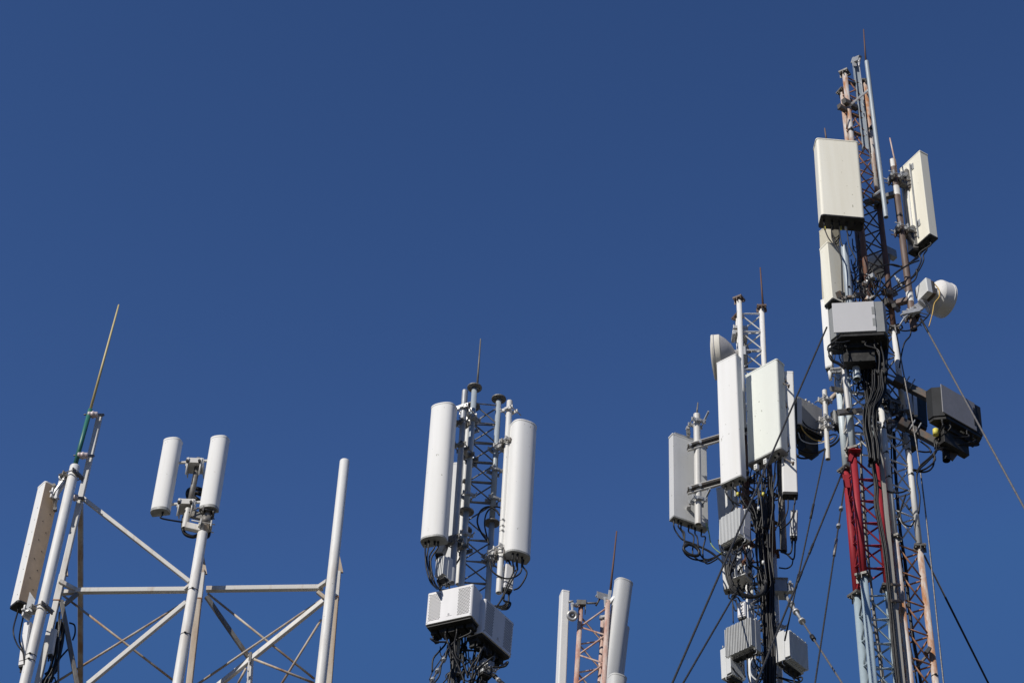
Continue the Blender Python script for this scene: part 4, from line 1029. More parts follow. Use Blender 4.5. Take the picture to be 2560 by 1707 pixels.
# long grey tube beside the mast top
a, b = W(ql(605, 390), YE - .12), W(qm(765, 798), YE - .12)
GT = pole_thing("mounting_pole", "long grey tube open at the bottom, slanting beside the top of the tallest mast", a, b, 5.6 * S((2190, 350), YE), 'bluegalv')
rod("thin rust-red lightning rod, highest point of the picture", W(ql(597, 388), YE - .1), W(ql(573, 58), YE - .1), .016, .009, 'brown')
for p, q in ((ql(440, 835), ql(615, 690)), (qm(650, 580), qm(710, 535))):
    sub("stay_bar", GT, 'cream', lambda m_: m_.bar(W(p, YE - .22), W(q, YE - .08), .05, .03))
sub("clamp", GT, 'darksteel', lambda m_: m_.bar(W(ql(368, 795), YE - .1), W(ql(500, 870), YE + .1), .08, .10))
sub("clamp", GT, 'darksteel', lambda m_: m_.bar(W(ql(320, 850), YE - .12), W(ql(385, 890), YE - .02), .07, .09))
sub("clamp_bolt", GT, 'darksteel', lambda m_: m_.tube(px(YE - .2, ql(310, 885), ql(345, 840)), .014, 6))
sub("clamp", GT, 'darksteel', lambda m_: (m_.bar(W(qm(640, 590), YE - .05), W(qm(775, 650), YE + .1), .06, .08),))
for k in range(6):
    y = 760 + k * 85
    sub("step_bolt", EM, 'galv', lambda m_: m_.tube(px(YE + .1, ql(440 + k * 5, y + 40), ql(468 + k * 5, y)), .014, 6))
for k, y in ((1, 1003), (0, 1105)):
    band(legE(k, ze(ql(500, y))), Z, .046, EM, 'tape', "strap", .05)
# big beige panel
fE1 = panel("panel_antenna", "large beige flat antenna facing the viewer, high on the tallest mast", "antenna", qm(288, 40), qm(345, 788), YE - .45, .655, .27, 2, prof='box', mat='beige', cap='dark_cap', rim=.012,
            plugs=((-.27, .03), (-.15, .03), (-.04, .03), (.07, .03), (.19, .03), (.29, .02)),
            jumps=(px(YE - .4, qm(160, 900), qm(200, 1000), qm(270, 1090), qm(325, 1180)), px(YE - .4, qm(230, 930), qm(240, 1020), qm(300, 1130), qm(330, 1240), qm(335, 1400), qm(340, 1560)), px(YE - .4, qm(310, 930), qm(320, 1020), qm(340, 1080)), px(YE - .4, qm(385, 940), qm(400, 1060), qm(440, 1150), qm(470, 1210))), jr=.009)
for x, mt in ((165, 'yellowtag'), (320, 'yellowtag'), (370, 'label'), (240, 'dark_cap')):
    sub("cable_tag", fE1.root, mt, lambda m_: m_.box(W(qm(x, 905), YE - .3), V((1, 0, 0)), V((0, 1, 0)), Z, .03, .03, .06, .004))
rod("short thin rod rising behind the large beige antenna", W(ql(190, 1200), YE - .15), W(ql(172, 1078), YE - .15), .014, .011, 'pole_brown')
# brown pole with the edge-on beige panel and the dish
a, b = W(qm(829, 240), YE + .1), W(qn(1038, 878), YE + .1)
rP = 8.6 * S((2260, 600), YE)
PB = pole_thing("mounting_pole", "brown and white banded pole on the right of the tallest mast", a, b, rP, 'pole_brown')
for y0, y1 in ((qm(0, 240)[1], qm(0, 315)[1]), (qm(0, 500)[1], qm(0, 590)[1]), (qn(0, 520)[1], qn(0, 612)[1])):
    sub("painted_band", PB, 'white', lambda m_: m_.tube([onl(a, b, y0 + .5), onl(a, b, y1)], rP * 1.02, 18, caps=False))
band(onl(a, b, qm(0, 795)[1]), a - b, rP * 1.03, PB, 'tape', "strap", .04)
rod("pale thin lightning rod on the banded brown pole", W(qm(862, 295), YE + .05), W(qm(802, 22), YE + .05), .015, .011, 'pink')
for p, q, mt in ((qm(560, 660), qm(845, 572), 'greysteel'), (qn(790, 640), qn(985, 588), 'pole_brown')):
    sub("support_arm", PB, mt, lambda m_: m_.bar(W(p, YE + .2), W(q, YE + .1), .085, .085))
fE2 = panel("panel_antenna", "beige antenna turned edge-on, held by the banded brown pole", "antenna", qm(992, 240), qm(1085, 1055), YE + .1, .50, .165, 120, prof='sharp', mat='beige', anchor='back', cap='dark_cap', rim=.012,
            plugs=((-.16, 0), (-.05, .02), (.06, 0), (.16, .02)),
            jumps=(px(YE + .1, qm(1090, 1150), qm(1110, 1220), qm(1060, 1330), qm(1000, 1400), qm(880, 1480)), px(YE + .1, qm(1130, 1170), qm(1130, 1230), qm(1070, 1340), qm(960, 1440), qm(840, 1510)), px(YE + .1, qm(1050, 1200), qm(980, 1260), qm(860, 1340), qm(760, 1450), qm(660, 1560)), px(YE + .15, qm(1000, 1240), qm(900, 1280), qm(800, 1260), qm(700, 1280), qm(590, 1350))), jr=.012)
for k in (-.10, .0, .10):
    sub("back_rib", fE2.root, 'galv' if k else 'radome', lambda m_: m_.box(fE2.at(k + .08, -fE2.d / 2 - .012, fE2.H * .5), fE2.u, fE2.n, fE2.a, .02, .024, fE2.H * .88))
for y, h in ((405, .86), (910, .18)):
    c = onl(a, b, qm(0, y)[1])
    clamp(c, a - b, rP, fE2.root, V((.9, .3, 0)), 'galv', .20, "clamp", .09)
    clamp(c - V((0, 0, .09)), a - b, rP, fE2.root, V((.9, .3, 0)), 'darksteel', .17, "clamp", .06)
    g_ = fE2.at(.08, -fE2.d / 2, fE2.H * h)
    arm(c + V((.08, 0, 0)), g_, fE2.root, 'galv', .09); arm(c + V((.08, .04, -.1)), g_ - Z * .3, fE2.root, 'greysteel', .08); arm(g_ + Z * .06, g_ - Z * .34, fE2.root, 'greysteel', .10)
    sub("bracket_plate", fE2.root, 'galv', lambda m_: m_.box(fE2.at(-.04, -fE2.d / 2 - .005, fE2.H * h + .06), fE2.u, fE2.n, fE2.a, .09, .01, .13, .004))
    sub("bolts", fE2.root, 'dark_cap', lambda m_: [m_.tube([fE2.at(-.04, -fE2.d / 2 - .02, fE2.H * h + .02 + .035 * k), fE2.at(-.04, -fE2.d / 2, fE2.H * h + .02 + .035 * k)], .008, 6) for k in range(3)])
# dish on the right
cD = W(qn(1305, 578), YE + .25)
D2, hb2 = dish("dish_antenna", "white deep dish with a grey radio box, facing away at the far right", cD, V((.90, .43, 0)), .54, .20, .13, 'dish', 'dish')
hb2 = cD - V((.90, .43, 0)).normalized() * .42
od = W(qn(1140, 495), YE + .0)
sub("radio_box", D2, 'rru', lambda m_: m_.box(od, V((.43, -.9, 0)), V((.9, .43, 0)), Z, .26, .10, .27, .015))
sub("radio_back", D2, 'darksteel', lambda m_: m_.box(od + V((.075, .036, 0)), V((.43, -.9, 0)), V((.9, .43, 0)), Z, .25, .06, .25, .015))
sub("collar", D2, 'dish', lambda m_: m_.lathe([(.10, 0), (.10, .16), (.15, .22)], od + V((.09, .043, 0)), V((.9, .43, 0)), 24))
sub("mount_arm", D2, 'chrome', lambda m_: (m_.bar(W(qn(1010, 720), YE + .0), W(qn(1150, 610), YE + .1), .09, .12), m_.bar(W(qn(930, 720), YE - .05), W(qn(1090, 690), YE - .05), .05, .07), m_.bar(W(qn(1050, 640), YE - .05), W(qn(1110, 690), YE - .05), .05, .07), m_.bar(W(qn(1090, 590), YE - .02), W(qn(1160, 650), YE + .02), .05, .05)))
sub("tilt_rod", D2, 'galv', lambda m_: (m_.tube(px(YE - .05, qn(905, 740), qn(1000, 690), qn(1080, 640)), .014, 6), m_.tube(px(YE - .05, qn(890, 850), qn(940, 770), qn(1010, 700)), .014, 6)))
clamp(onl(a, b, qn(0, 735)[1]), a - b, rP, D2, V((1, .3, 0)), 'chrome', .16, "clamp", .09)
clamp(onl(a, b, qn(0, 770)[1]), a - b, rP, D2, V((1, .3, 0)), 'darksteel', .14, "clamp", .05)
cable(px(YE - .05, qn(1240, 430), qn(1285, 490), qn(1285, 560), qn(1240, 620), qn(1220, 720), qn(1185, 850)), .009, 'yellowcable', D2, "jumper_cable")
cable(px(YE - .05, qn(1135, 595), qn(1185, 660), qn(1185, 730), qn(1110, 810), qn(1040, 870), qn(960, 890), qn(900, 880), qn(930, 860)), .011, 'cable', D2, "jumper_cable")
cable(px(YE - .02, qn(850, 840), qn(890, 825), qn(925, 850), qn(900, 880)), .011, 'cable', D2, "jumper_cable")
cable(px(YE, qn(1010, 880), qn(1000, 940), qn(950, 1000), qn(925, 1080), qn(910, 1160), qn(895, 1250)), .012, 'cable', D2, "jumper_cable")
# far dish seen through the lattice
D3, h3 = dish("dish_antenna", "white dish seen through the lattice behind the tallest mast", W(qm(672, 1270), YE + .9), V((-.5, .86, 0)), .42, .12, .14, 'dish', 'dish')
sub("mount_arm", D3, 'greysteel', lambda m_: m_.bar(h3, W(qm(770, 1250), YE + .35), .08, .08))
# stacked beige antennas on the left flank
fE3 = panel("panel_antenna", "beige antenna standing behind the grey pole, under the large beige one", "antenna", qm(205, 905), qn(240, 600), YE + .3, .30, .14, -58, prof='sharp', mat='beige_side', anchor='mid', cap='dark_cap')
fE4 = panel("panel_antenna", "beige antenna with a bright left edge, left of the grey pole", "antenna", qm(150, 1078), qn(200, 610), YE + .0, .20, .30, -62, prof='sharp', mat='beige', anchor='front', cap='dark_cap', plugs=((0, 0), (.05, .05)))
fE5 = panel("panel_antenna", "narrow white antenna hanging left of the grey equipment cabinet", "antenna", qn(165, 600), qn(212, 1255), YE + .15, .11, .08, -30, prof='box', mat='radome', anchor='mid', cap='cap', plugs=((-.02, 0),), jumps=(px(YE + .1, qn(262, 1340), qn(262, 1400), qn(270, 1450)),))
sub("tail", fE5.root, 'radome', lambda m_: m_.tube(px(YE + .15, qn(212, 1260), qn(222, 1370)), [.034, .024], 12))
sub("strap", fE5.root, 'tape', lambda m_: m_.tube(px(YE + .15, qn(205, 1262), qn(206, 1285)), .038, 12))
arm(W(qn(230, 1270), YE + .1), W(qn(320, 1260), YE + .1), fE5.root, 'chrome', .05); arm(W(qn(240, 1300), YE + .1), W(qn(320, 1295), YE + .1), fE5.root, 'galv', .04)
# grey pole in front
a, b = W(qm(356, 1092), YE - .25), W(qn(482, 1365), YE - .25)
PG = pole_thing("mounting_pole", "bright grey pole rising behind the grey cabinet, under the large beige antenna", a, b, 9.2 * S((2120, 700), YE), 'bluegalv')
band(onl(a, b, qn(0, 485)[1]), a - b, .051, PG, 'tape', "strap", .02)
sub("support_arm", PG, 'darksteel', lambda m_: (m_.bar(W(qn(300, 535), YE - .3), W(qn(370, 560), YE - .1), .08, .10), m_.bar(W(qn(450, 540), YE - .2), W(qn(550, 545), YE), .07, .07)))
clamp(onl(a, b, qn(0, 590)[1]), a - b, .051, PG, V((.3, 1, 0)), 'darksteel', .14)
# clutter of clamps between pole and mast
JK = thing("clamp_cluster", "cluster of rusty clamps and brackets above the grey cabinet", "clamps", W(qn(580, 560), YE - .05))
for i in range(16):
    x, y = rr.uniform(490, 640), rr.uniform(360, 590)
    c = W(qn(x, y), YE - .15 + rr.uniform(0, .35)); an = rr.uniform(0, 3)
    u_, v_ = V((math.cos(an), math.sin(an), 0)), V((-math.sin(an), math.cos(an), 0))
    sub("clamp", JK, rr.choice(['rust', 'darksteel', 'galv', 'white_rust', 'darksteel']), lambda m_: (m_.box(c, u_, v_, Z, rr.uniform(.05, .14), rr.uniform(.02, .05), rr.uniform(.03, .10), .004), m_.tube([c - v_ * .1, c + v_ * .1], .010, 6)))
for i in range(9):
    x, y = rr.uniform(420, 700), rr.uniform(200, 480)
    pts = [(x, y)]
    for k in range(4): pts.append((pts[-1][0] + rr.uniform(-40, 50), pts[-1][1] + rr.uniform(20, 80)))
    cable(px(YE - .2 + rr.uniform(0, .3), *[qn(*p) for p in pts]), rr.uniform(.007, .012), 'cable', JK)
for pts in ((qn(410, 310), qn(435, 370), qn(440, 440), qn(430, 540)), (qn(470, 200), qn(440, 270), qn(460, 330), qn(460, 480), qn(440, 600)), (qn(335, 100), qn(330, 250), qn(335, 420), qn(340, 540)), (qn(580, 340), qn(700, 270), qn(800, 240), qn(880, 250), qn(930, 275)), (qn(700, 460), qn(710, 400), qn(700, 330)), (qn(820, 480), qn(900, 430), qn(960, 400)), (qn(840, 520), qn(930, 470), qn(1040, 400), qn(1070, 330), qn(1060, 290)), (qn(640, 590), qn(700, 500), qn(800, 380), qn(880, 310), qn(990, 240), qn(1090, 200))):
    cable(px(YE - .05, *pts), .012, 'cable', JK)
sub("turnbuckle", JK, 'galv', lambda m_: (m_.tube(px(YE + .1, qn(850, 350), qn(970, 520)), .011, 6), m_.tube(px(YE + .1, qn(870, 380), qn(890, 405)), .026, 8), m_.tube(px(YE + .1, qn(900, 420), qn(930, 470)), .022, 8), m_.tube(px(YE + .1, qn(880, 405), qn(900, 410)), .04, 6)))
# equipment cabinets of the same make
def cham2(wd, d):
    return [(-wd / 2, -d / 2), (wd / 2, -d / 2), (wd / 2, d / 2 - .13), (wd / 2 - .12, d / 2), (-wd / 2 + .045, d / 2), (-wd / 2, d / 2 - .10)]
def cabinet(label, top, bot, Y, wd, d, yaw, front='grey_box', trim='grey_trim', under=True, anchor='front', group="grey equipment cabinets on the right masts", jumps=(), cham2=cham2):
    P1_, P0_ = W(top, Y), W(bot, Y)
    f = fr_of(P1_, P0_, yaw); f.o = P0_ - f.n * d / 2 if anchor == 'front' else P0_ + f.n * d / 2
    root = thing("equipment_cabinet", label, "equipment cabinet", f.o, group); f.root, f.w, f.d = root, wd, d
    mb = MB(); mb.prism(orient(f, cham2(wd, d)), f.o, f.u, f.n, f.a, 0, f.H); mb.build("housing", trim, root)
    mb = MB(); mb.box(f.at(-.06, d / 2 + .006, f.H / 2 + .004), f.u, f.n, f.a, wd - .21, .016, f.H - .012, .006); mb.build("front_panel", front, root)
    mb = MB()
    for hh in (.30, .68): mb.box(f.at(wd / 2 - .185, d / 2 + .013, f.H * hh), f.u, f.n, f.a, .045, .008, f.H * .25, .004)
    mb.build("latch", trim, root)
    mb = MB()
    for x in (-.3, 0.0, .2):
        for hh in (-.004, f.H + .004): mb.box(f.at(x * wd, d / 2 - .02, hh), f.u, f.n, f.a, .03, .03, .016, .003)
    mb.build("clips", 'dark_cap', root)
    mb = MB(); mb.prism(orient(f, cham2(wd * .96, d * .94)), f.o, f.u, f.n, f.a, -.05, -.002)
    mb.box(f.at(0, -d * .12, -.09), f.u, f.n, f.a, wd * .6, d * .5, .10, .01); mb.box(f.at(-.02, -d * .22, -.22), f.u, f.n, f.a, wd * .55, d * .45, .28, .01)  # dark boxes below, the deep one added to keep sun off the pole stub
    mb.build("underside_shade_box", 'dark_cap', root)
    mb = MB(); mb.box(f.at(.06, d * .15, -.055), f.u, f.n, f.a, .07, .03, .016); mb.build("label_plate", 'label', root)
    f.plug = connectors(f, root, [(-wd * .38, .05), (-wd * .25, .08), (wd * .25, .08), (wd * .36, .05), (wd * .1, .1)], drop=.08, h0=-.05)
    for i, j in enumerate(jumps):
        p = f.plug[i % 5]; cable(hang(f, p, j), .013, 'cable', f.con[i % len(f.plug)], "jumper_cable")
    return f
fG = cabinet("pale grey cabinet facing the viewer in the middle of the right hand masts", qn(480, 613), qn(505, 905), YE - .6, .80, .40, -9,
        jumps=(px(YE - .6, qn(215, 1060), qn(205, 1110), qn(235, 1170), qn(300, 1210), qn(380, 1250)), px(YE - .6, qn(270, 1010), qn(330, 1005), qn(410, 990)), px(YE - .55, qn(690, 1000), qn(700, 1150), qn(690, 1320)), px(YE - .55, qn(745, 1000), qn(740, 1150), qn(750, 1320)), px(YE - .55, qn(600, 1020), qn(690, 1080), qn(700, 1200))))
for pts, mt, r_ in (((qn(215, 1090), qn(230, 1060), qn(300, 1020), qn(400, 995)), 'cable', .016), ((qn(210, 1130), qn(240, 1180), qn(310, 1215), qn(360, 1260)), 'cable', .022), ((qn(195, 1080), qn(200, 1040), qn(260, 1000), qn(320, 985)), 'cable', .013), ((qn(630, 980), qn(660, 1010), qn(690, 1015)), 'label', .010), ((qn(580, 1020), qn(620, 1040), qn(680, 1045)), 'yellowcable', .009), ((qn(360, 1030), qn(380, 1080), qn(395, 1130)), 'darkwire', .009)):
    cable(px(YE - .45, *pts), r_, mt, fG.root, "jumper_cable")
fH = cabinet("dark cabinet in shade hanging at the far right edge of the masts", qo(1728, 350), qo(1752, 628), YE - .35, .84, .24, 33, front='slate', trim='charcoal',
        jumps=(px(YE - .3, qo(1480, 680), qo(1500, 780), qo(1490, 880), qo(1420, 960), qo(1340, 1030), qo(1300, 1100)), px(YE - .3, qo(1520, 680), qo(1510, 800), qo(1490, 900), qo(1400, 1000), qo(1320, 1080), qo(1300, 1180), qo(1330, 1340), qo(1320, 1500)), px(YE - .3, qo(1500, 880), qo(1480, 980), qo(1410, 1050), qo(1340, 1080), qo(1260, 1070)), px(YE - .28, qo(1500, 700), qo(1520, 850), qo(1460, 1040), qo(1380, 1095), qo(1265, 1080)), px(YE - .3, qo(1495, 640), qo(1500, 760), qo(1480, 870))))
sub("tag", fH.root, 'yellowtag', lambda m_: m_.tube(px(YE - .36, qo(1485, 680), qo(1487, 735)), .04, 10))
a, b = W(qo(1575, 640), YE - .15), W(qo(1592, 985), YE - .15)
PH = pole_thing("mounting_pole", "black stub of pole open at the bottom under the dark far right cabinet", a, b, 9.6 * S((2365, 1130), YE), 'charcoal')
sub("bracket", PH, 'darksteel', lambda m_: (m_.bar(W(qo(1560, 740), YE - .2), W(qo(1730, 830), YE - .1), .07, .12), m_.bar(W(qo(1620, 960), YE - .15), W(qo(1720, 830), YE - .12), .04, .12), m_.bar(W(qo(1530, 850), YE - .2), W(qo(1650, 760), YE), .05, .10)))
for p, q in ((qo(1105, 205), qo(1480, 400)), (qo(1150, 625), qo(1570, 850))):
    sub("support_arm", PH, 'darksteel', lambda m_: m_.bar(W(p, YE + .0), W(q, YE - .1), .10, .11))
    sub("clamp", PH, 'darksteel', lambda m_: m_.bar(W((p[0] - 6, p[1] - 4), YE - .05), W((p[0] + 16, p[1] + 8), YE - .03), .13, .15))
    for t in (.22, .36): c = W(p, YE) * (1 - t) + W(q, YE - .1) * t; sub("bolt", PH, 'galv', lambda m_: m_.tube([c + V((-.03, -.05, -.06)), c + V((.06, -.08, .1))], .010, 6))
fI = cabinet("dark finned cabinet with pale side, half hidden behind the right leg of the tallest mast", qo(1330, 330), qo(1345, 610), YE + .45, .34, .30, 35, front='charcoal', trim='charcoal', jumps=())
sub("side_panel", fI.root, 'white_box', lambda m_: (m_.bar(W(qo(1205, 300), YE + .35), W(qo(1238, 520), YE + .35), .10, .05, V((0, 1, 0))), m_.bar(W(qo(1280, 340), YE + .30), W(qo(1292, 545), YE + .30), .05, .04, V((0, 1, 0)))))
YJ = YE + .75
fJ = cabinet("open-backed dark cabinet with a pale perforated edge, left of the red mast", qo(250, 420), qo(265, 690), YJ - .1, .46, .36, 213, front='charcoal', trim='charcoal', anchor='back', jumps=(), cham2=lambda w_, d_: [(-w_ / 2, -d_ / 2), (w_ / 2, -d_ / 2), (w_ / 2 - .03, -d_ / 2 + .10), (-.14, d_ / 2), (-w_ / 2, d_ / 2 - .12)])
sub("back_plate", fJ.root, 'back_grey', lambda m_: m_.box(fJ.at(.0, -fJ.d / 2 - .006, fJ.H * .5), fJ.u, fJ.n, fJ.a, .46, .012, fJ.H))
sub("edge_plate", fJ.root, 'white_box', lambda m_: m_.bar(W(qo(150, 378), YJ - .27), W(qo(155, 622), YJ - .27), .065, .02, V((0, 1, 0))))
for k in range(5):
    sub("connector", fJ.root, 'chrome', lambda m_: m_.tube([W(qo(215 + 32 * k, 405 + 22 * k), YJ - .1 + .05 * k), W(qo(215 + 32 * k, 385 + 22 * k), YJ - .1 + .05 * k)], .018, 8))
for k in range(6):
    sub("connector", fJ.root, 'chrome', lambda m_: m_.tube([W(qo(210 + 30 * k, 640 + 12 * k), YJ - .15), W(qo(215 + 30 * k, 665 + 12 * k), YJ - .15)], .014, 8))
for pts, mt, r_ in (((qo(160, 620), qo(190, 690), qo(260, 760), qo(330, 790), qo(420, 795), qo(490, 760)), 'yellowcable', .008), ((qo(140, 710), qo(170, 780), qo(250, 815), qo(350, 815), qo(420, 790)), 'label', .007), ((qo(105, 820), qo(160, 880), qo(250, 910), qo(350, 895), qo(440, 850), qo(530, 790), qo(570, 680)), 'cable', .014), ((qo(105, 910), qo(150, 955), qo(230, 960), qo(310, 930), qo(400, 870), qo(500, 820), qo(560, 740)), 'cable', .014), ((qo(170, 580), qo(230, 650), qo(330, 690), qo(400, 680)), 'cable', .010), ((qo(400, 770), qo(470, 730), qo(520, 740), qo(480, 800), qo(420, 820)), 'cable', .010)):
    cable(px(YJ - .2, *pts), r_, mt, fJ.root, "jumper_cable")
a, b = W(qo(398, 300), YJ - .2), W(qo(431, 972), YJ - .2)
PJ = pole_thing("mounting_pole", "rust-stained short pole with an elbow, left of the red mast", a, b, 6.4 * S((2066, 1080), YJ), 'cream')
sub("elbow", PJ, 'rusty_cream', lambda m_: m_.tube(smooth(px(YJ - .15, qo(408, 440), qo(425, 420), qo(490, 352), qo(560, 300))), .036, 14))
for y in (395, 585, 660): clamp(onl(a, b, qo(0, y)[1]), a - b, .036, PJ, V((-.6, .8, 0)), 'chrome', .1, "clamp", .08)
f = slim_box("amplifier", "small grey box clamped to the elbowed pole left of the red mast", "amplifier", qo(505, 520), qo(515, 655), YJ - .1, .13, .10, 30, 'grey_trim')

# red and pale blue mast
YR = 20.9
zr = lambda p: zat(p, YR)
RM, legR = mast("lattice_mast", "lattice mast painted bright red above and pale blue below, left of the tallest mast", (2110.5, 890), (2183, 1707), YR, .42, 33,
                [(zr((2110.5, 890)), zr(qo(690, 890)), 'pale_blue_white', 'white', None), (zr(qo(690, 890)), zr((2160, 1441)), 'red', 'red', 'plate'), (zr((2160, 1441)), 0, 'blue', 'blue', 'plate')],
                .052, .0135, .37, 'zig', 'plate', False)
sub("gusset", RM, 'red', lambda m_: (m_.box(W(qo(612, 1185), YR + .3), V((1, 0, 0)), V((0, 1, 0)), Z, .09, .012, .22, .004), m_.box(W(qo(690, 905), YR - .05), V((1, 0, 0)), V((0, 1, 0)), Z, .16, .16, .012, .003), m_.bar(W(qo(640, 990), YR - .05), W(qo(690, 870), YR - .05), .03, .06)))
a, b = W(qn(352, 1270), YR - .2), W(qo(632, 480), YR - .2)
PF = pole_thing("mounting_pole", "pale stained open pole in front of the blue top of the red mast", a, b, 5.9 * S((2118, 980), YR), 'cream')
c = onl(a, b, qo(0, 505)[1])
for p, q, wd_ in ((qo(525, 515), qo(700, 500), .06), (qo(460, 280), qo(570, 300), .05), (qo(690, 500), qo(760, 490), .05)):
    sub("clamp", PF, 'greysteel', lambda m_: m_.bar(W(p, YR - .2), W(q, YR - .1), wd_, wd_ * 1.35))
# upright cable tray
a, b = pxline(qo(948, 900), (2258, 1707), YE - .12)
TR = thing("cable_tray", "long grey upright cable tray between the red mast and the tallest mast", "cable tray", b)
wt = 8.5 * S((2220, 1350), YE)
sub("tray", TR, 'tray', lambda m_: m_.bar(a, b, wt, .012, V((0, 1, 0))))
sub("flange", TR, 'tray', lambda m_: [m_.bar(a + V((sg * wt / 2, .03, 0)), b + V((sg * wt / 2, .03, 0)), .008, .07, V((0, 1, 0))) for sg in (-1, 1)])
for y in (805, 930): sub("clip", TR, 'darksteel', lambda m_: m_.bar(W(qp(830, y), YE - .2), W(qp(895, y + 4), YE - .1), .03, .03))
# cable runs of the right masts
bundle("cable_bundle", "heavy swag of black cables hanging below the grey cabinet towards the red mast", px(YE - .3, qn(720, 960), qn(720, 1150), qn(720, 1330), qo(930, 120), qo(930, 280), qo(890, 400), qo(850, 480), qo(840, 650), qo(870, 830), qo(885, 1000)), 28, .085, .0095, seed=21)
bundle("cable_bundle", "black cables dropping from behind the grey cabinet along the red mast", px(YE - .15, qn(560, 1200), qo(800, 180), qo(800, 300), qo(820, 450), qo(830, 650), qo(850, 850), qo(875, 1050), qo(905, 1250), qp(715, 200), qp(770, 500), qp(800, 750), qp(830, 1050), qp(880, 1568), (2290, 2100)), 6, .028, .011, seed=22, mats=('cable', 'cable', 'cable', 'darkwire'))
bundle("cable_bundle", "dark cables climbing inside the lattice of the tallest mast down to the lower edge", px(YE + .28, qo(1060, 700), qo(1070, 1000), qo(1085, 1300), qp(885, 420), qp(925, 650), qp(955, 1000), qp(985, 1250), qp(1040, 1568), (2350, 2100)), 4, .035, .014, seed=23)
bundle("cable_bundle", "dark cables running straight down inside the red and pale blue mast", px(YR + .3, qo(745, 750), qo(745, 1000), qo(755, 1250), qp(615, 350), qp(640, 600), qp(670, 850), qp(700, 1150), qp(750, 1568), (2235, 2100)), 4, .04, .014, seed=24, mats=('cable', 'greysteel'))
CK = bundle("cable_bundle", "dense knot of black cables under the grey cabinet between the two right masts", px(YE - .1, qn(480, 1120), qn(540, 1200), qn(600, 1300), qo(850, 200), qo(900, 330), qo(960, 400)), 22, .13, .0105, seed=25)
for pts in ((qo(860, 150), qo(880, 230), qo(960, 200), qo(1000, 150)), (qo(760, 200), qo(730, 250), qo(740, 290), qo(780, 285)), (qo(690, 635), qo(740, 650), qo(790, 700)), (qo(890, 1190), qo(930, 1240), qo(1000, 1280), qo(1090, 1298), qo(1160, 1292), qo(1210, 1270)), (qo(1190, 1320), qo(1150, 1440), qo(1110, 1568)), (qo(1200, 1420), qo(1225, 1460), qo(1245, 1440)), (qp(940, 120), qp(900, 250), qp(920, 330), qp(980, 355), qp(1010, 310)), (qo(1330, 790), qo(1420, 860), qo(1440, 910)), (qo(1310, 890), qo(1380, 900), qo(1450, 895)), (qo(1250, 700), qo(1300, 745), qo(1350, 730))):
    cable(px(YE - .05, *pts), .012, 'cable', CK)
loops(CK, qo, YE - .2, 640, 1000, 130, 420, 14, 70, 41)
loops(CK, qn, YE - .2, 250, 760, 1080, 1350, 14, 70, 42)
loops(CK, qo, YE - .1, 1000, 1250, 480, 800, 10, 60, 43)
loops(JK, qn, YE - .15, 400, 720, 250, 560, 16, 60, 44)
loops(JK, qm, YE + .1, 180, 460, 930, 1150, 8, 60, 45)
KB = thing("clamp_cluster", "dark clamps and beams crossing the tallest mast below the grey cabinet", "clamps", W(qo(1000, 400), YE))
for p, q, wd_, mt in ((qo(800, 180), qo(980, 290), .11, 'darksteel'), (qo(990, 180), qo(1180, 300), .05, 'darksteel'), (qo(960, 370), qo(1190, 450), .05, 'greysteel'), (qo(1000, 600), qo(1150, 620), .06, 'darksteel'), (qo(990, 460), qo(1120, 470), .07, 'greysteel'), (qo(1020, 700), qo(1180, 560), .04, 'darksteel'), (qn(760, 600), qn(880, 660), .09, 'darksteel'), (qn(745, 510), qn(850, 525), .09, 'darksteel'), (qo(470, 275), qo(560, 300), .05, 'galv'), (qn(840, 640), qn(885, 690), .06, 'darksteel')):
    sub("beam", KB, mt, lambda m_: m_.bar(W(p, YE + .02), W(q, YE + .22), wd_, wd_))
for i in range(8):
    c = W(qo(rr.uniform(760, 1150), rr.uniform(250, 720)), YE + rr.uniform(0, .3))
    clamp(c, Z, .045, KB, V((rr.uniform(-1, 1), -1, 0)), rr.choice(['chrome', 'darksteel', 'galv']), .1)
sub("pipe", KB, 'galv', lambda m_: m_.tube(px(YE + .1, qo(1010, 300), qo(1035, 760)), .045, 14))
sub("pipe_collar", KB, 'darksteel', lambda m_: m_.tube(px(YE + .1, qo(1012, 460), qo(1014, 500)), .06, 14))
sub("pipe", KB, 'white', lambda m_: m_.tube(px(YE - .05, qo(865, -60), qo(888, 190)), .05, 14))
for k in range(5):
    z_ = ze(qo(0, 640 + k * 120)); band(legE(k % 2, z_), Z, .046, EM, 'tape', "strap", .012)
# lower fittings on the rusty section
sub("cable_hanger", EM, 'darksteel', lambda m_: (m_.bar(W(qp(1095, 1340), YE + .1), W(qp(1125, 1300), YE + .1), .08, .05), m_.bar(W(qp(1020, 1450), YE + .2), W(qp(1110, 1350), YE + .15), .03, .03)))
band(legE(1, ze(qp(1165, 1452))), Z, .046, EM, 'tape', "strap", .012)

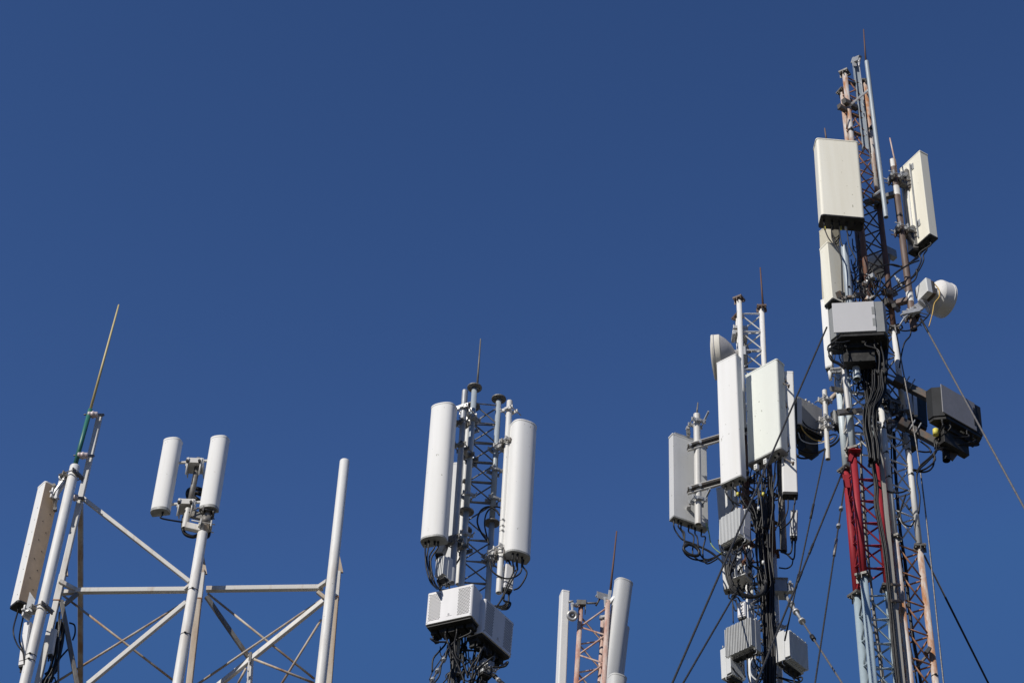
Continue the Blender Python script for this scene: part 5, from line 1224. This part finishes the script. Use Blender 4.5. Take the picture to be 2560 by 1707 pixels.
# ================================================================== wires
wire("dark guy wire from the grey cabinet's left edge, crossing the pale greenish antenna", W((2067, 818), YE - .3), W((1788, 1460), YE - 2.6), .0125, 'darkwire')
wire("dark guy wire ending behind the right finned unit of the white mast", W(qo(405, 870), YE - .1), W((1971, 1556), YE - 1.5), .011, 'darkwire', ext=W((1962, 1600), YE - 1.6), clamps=((.35, .35, .016, 'tape'), (.75, .3, .016, 'tape')))
wire("dark guy wire from the red gusset crossing before the white mast's cables", W(qo(600, 1030), YR - .05), W((1891, 1707), YR - 3.0), .0125, 'darkwire', clamps=((.42, .3, .016, 'tape'), (.55, .3, .016, 'tape')))
wire("steep guy wire with small clamps hanging below the red gusset", W(qo(590, 1250), YR + .2), W((2037.6, 1707), YR - 1.8), .0115, 'darkwire', clamps=((.12, .06, .03, 'galv'), (.22, .06, .03, 'galv'), (.30, .45, .02, 'wire')))
wire("pale guy wire with four clamps leaving the white mast to the lower right", W(qk(1080, 430), YD + .1), W((2105.5, 1707), YD - 1.6), .0125, 'wire', clamps=((.02, .85, .022, 'galv'), (.12, .05, .045, 'chrome'), (.21, .05, .045, 'chrome'), (.32, .05, .045, 'chrome'), (.50, .12, .03, 'tape')))
wire("dark guy wire leaving the white mast's left leg to the lower left", W(qk(510, 320), YD - .2), W(qk(0, 1195), YD - 2.2), .0125, 'darkwire', clamps=((.15, .12, .03, 'tape'),))
wire("thin dark guy wire left of the white mast, continuing below its left leg", W(qk(415, 400), YD - .1), W(qk(425, 800), YD - .3), .009, 'darkwire', ext=W(qk(425, 830), YD - .3)) if False else None
wire("pale guy wire from the white dish passing in front of the dark far right cabinet", W(qn(1105, 770), YE + .0), W((2560, 1268), YE - 2.6), .0125, 'wire', clamps=((.0, .55, .016, 'tape'),))
wire("guy wire slanting away from the rusty flange to the lower right corner", W(qp(1085, 580), YE + .2), W((2471, 1707), YE + 2.6), .013, 'wire', clamps=((.31, 7.0, .0145, 'tape'),))
pts = px(YE - .2, (2237, 812), (2253, 900), (2304, 1200), (2359, 1707))
mb = MB(); mb.tube(smooth(pts, 8) + [down(pts[-2], pts[-1])], .0105, 6)
mb.build("guy_wire", 'wire', None, "long pale wire running down close to the right side of the tallest mast", "wire", "guy wires of the masts")
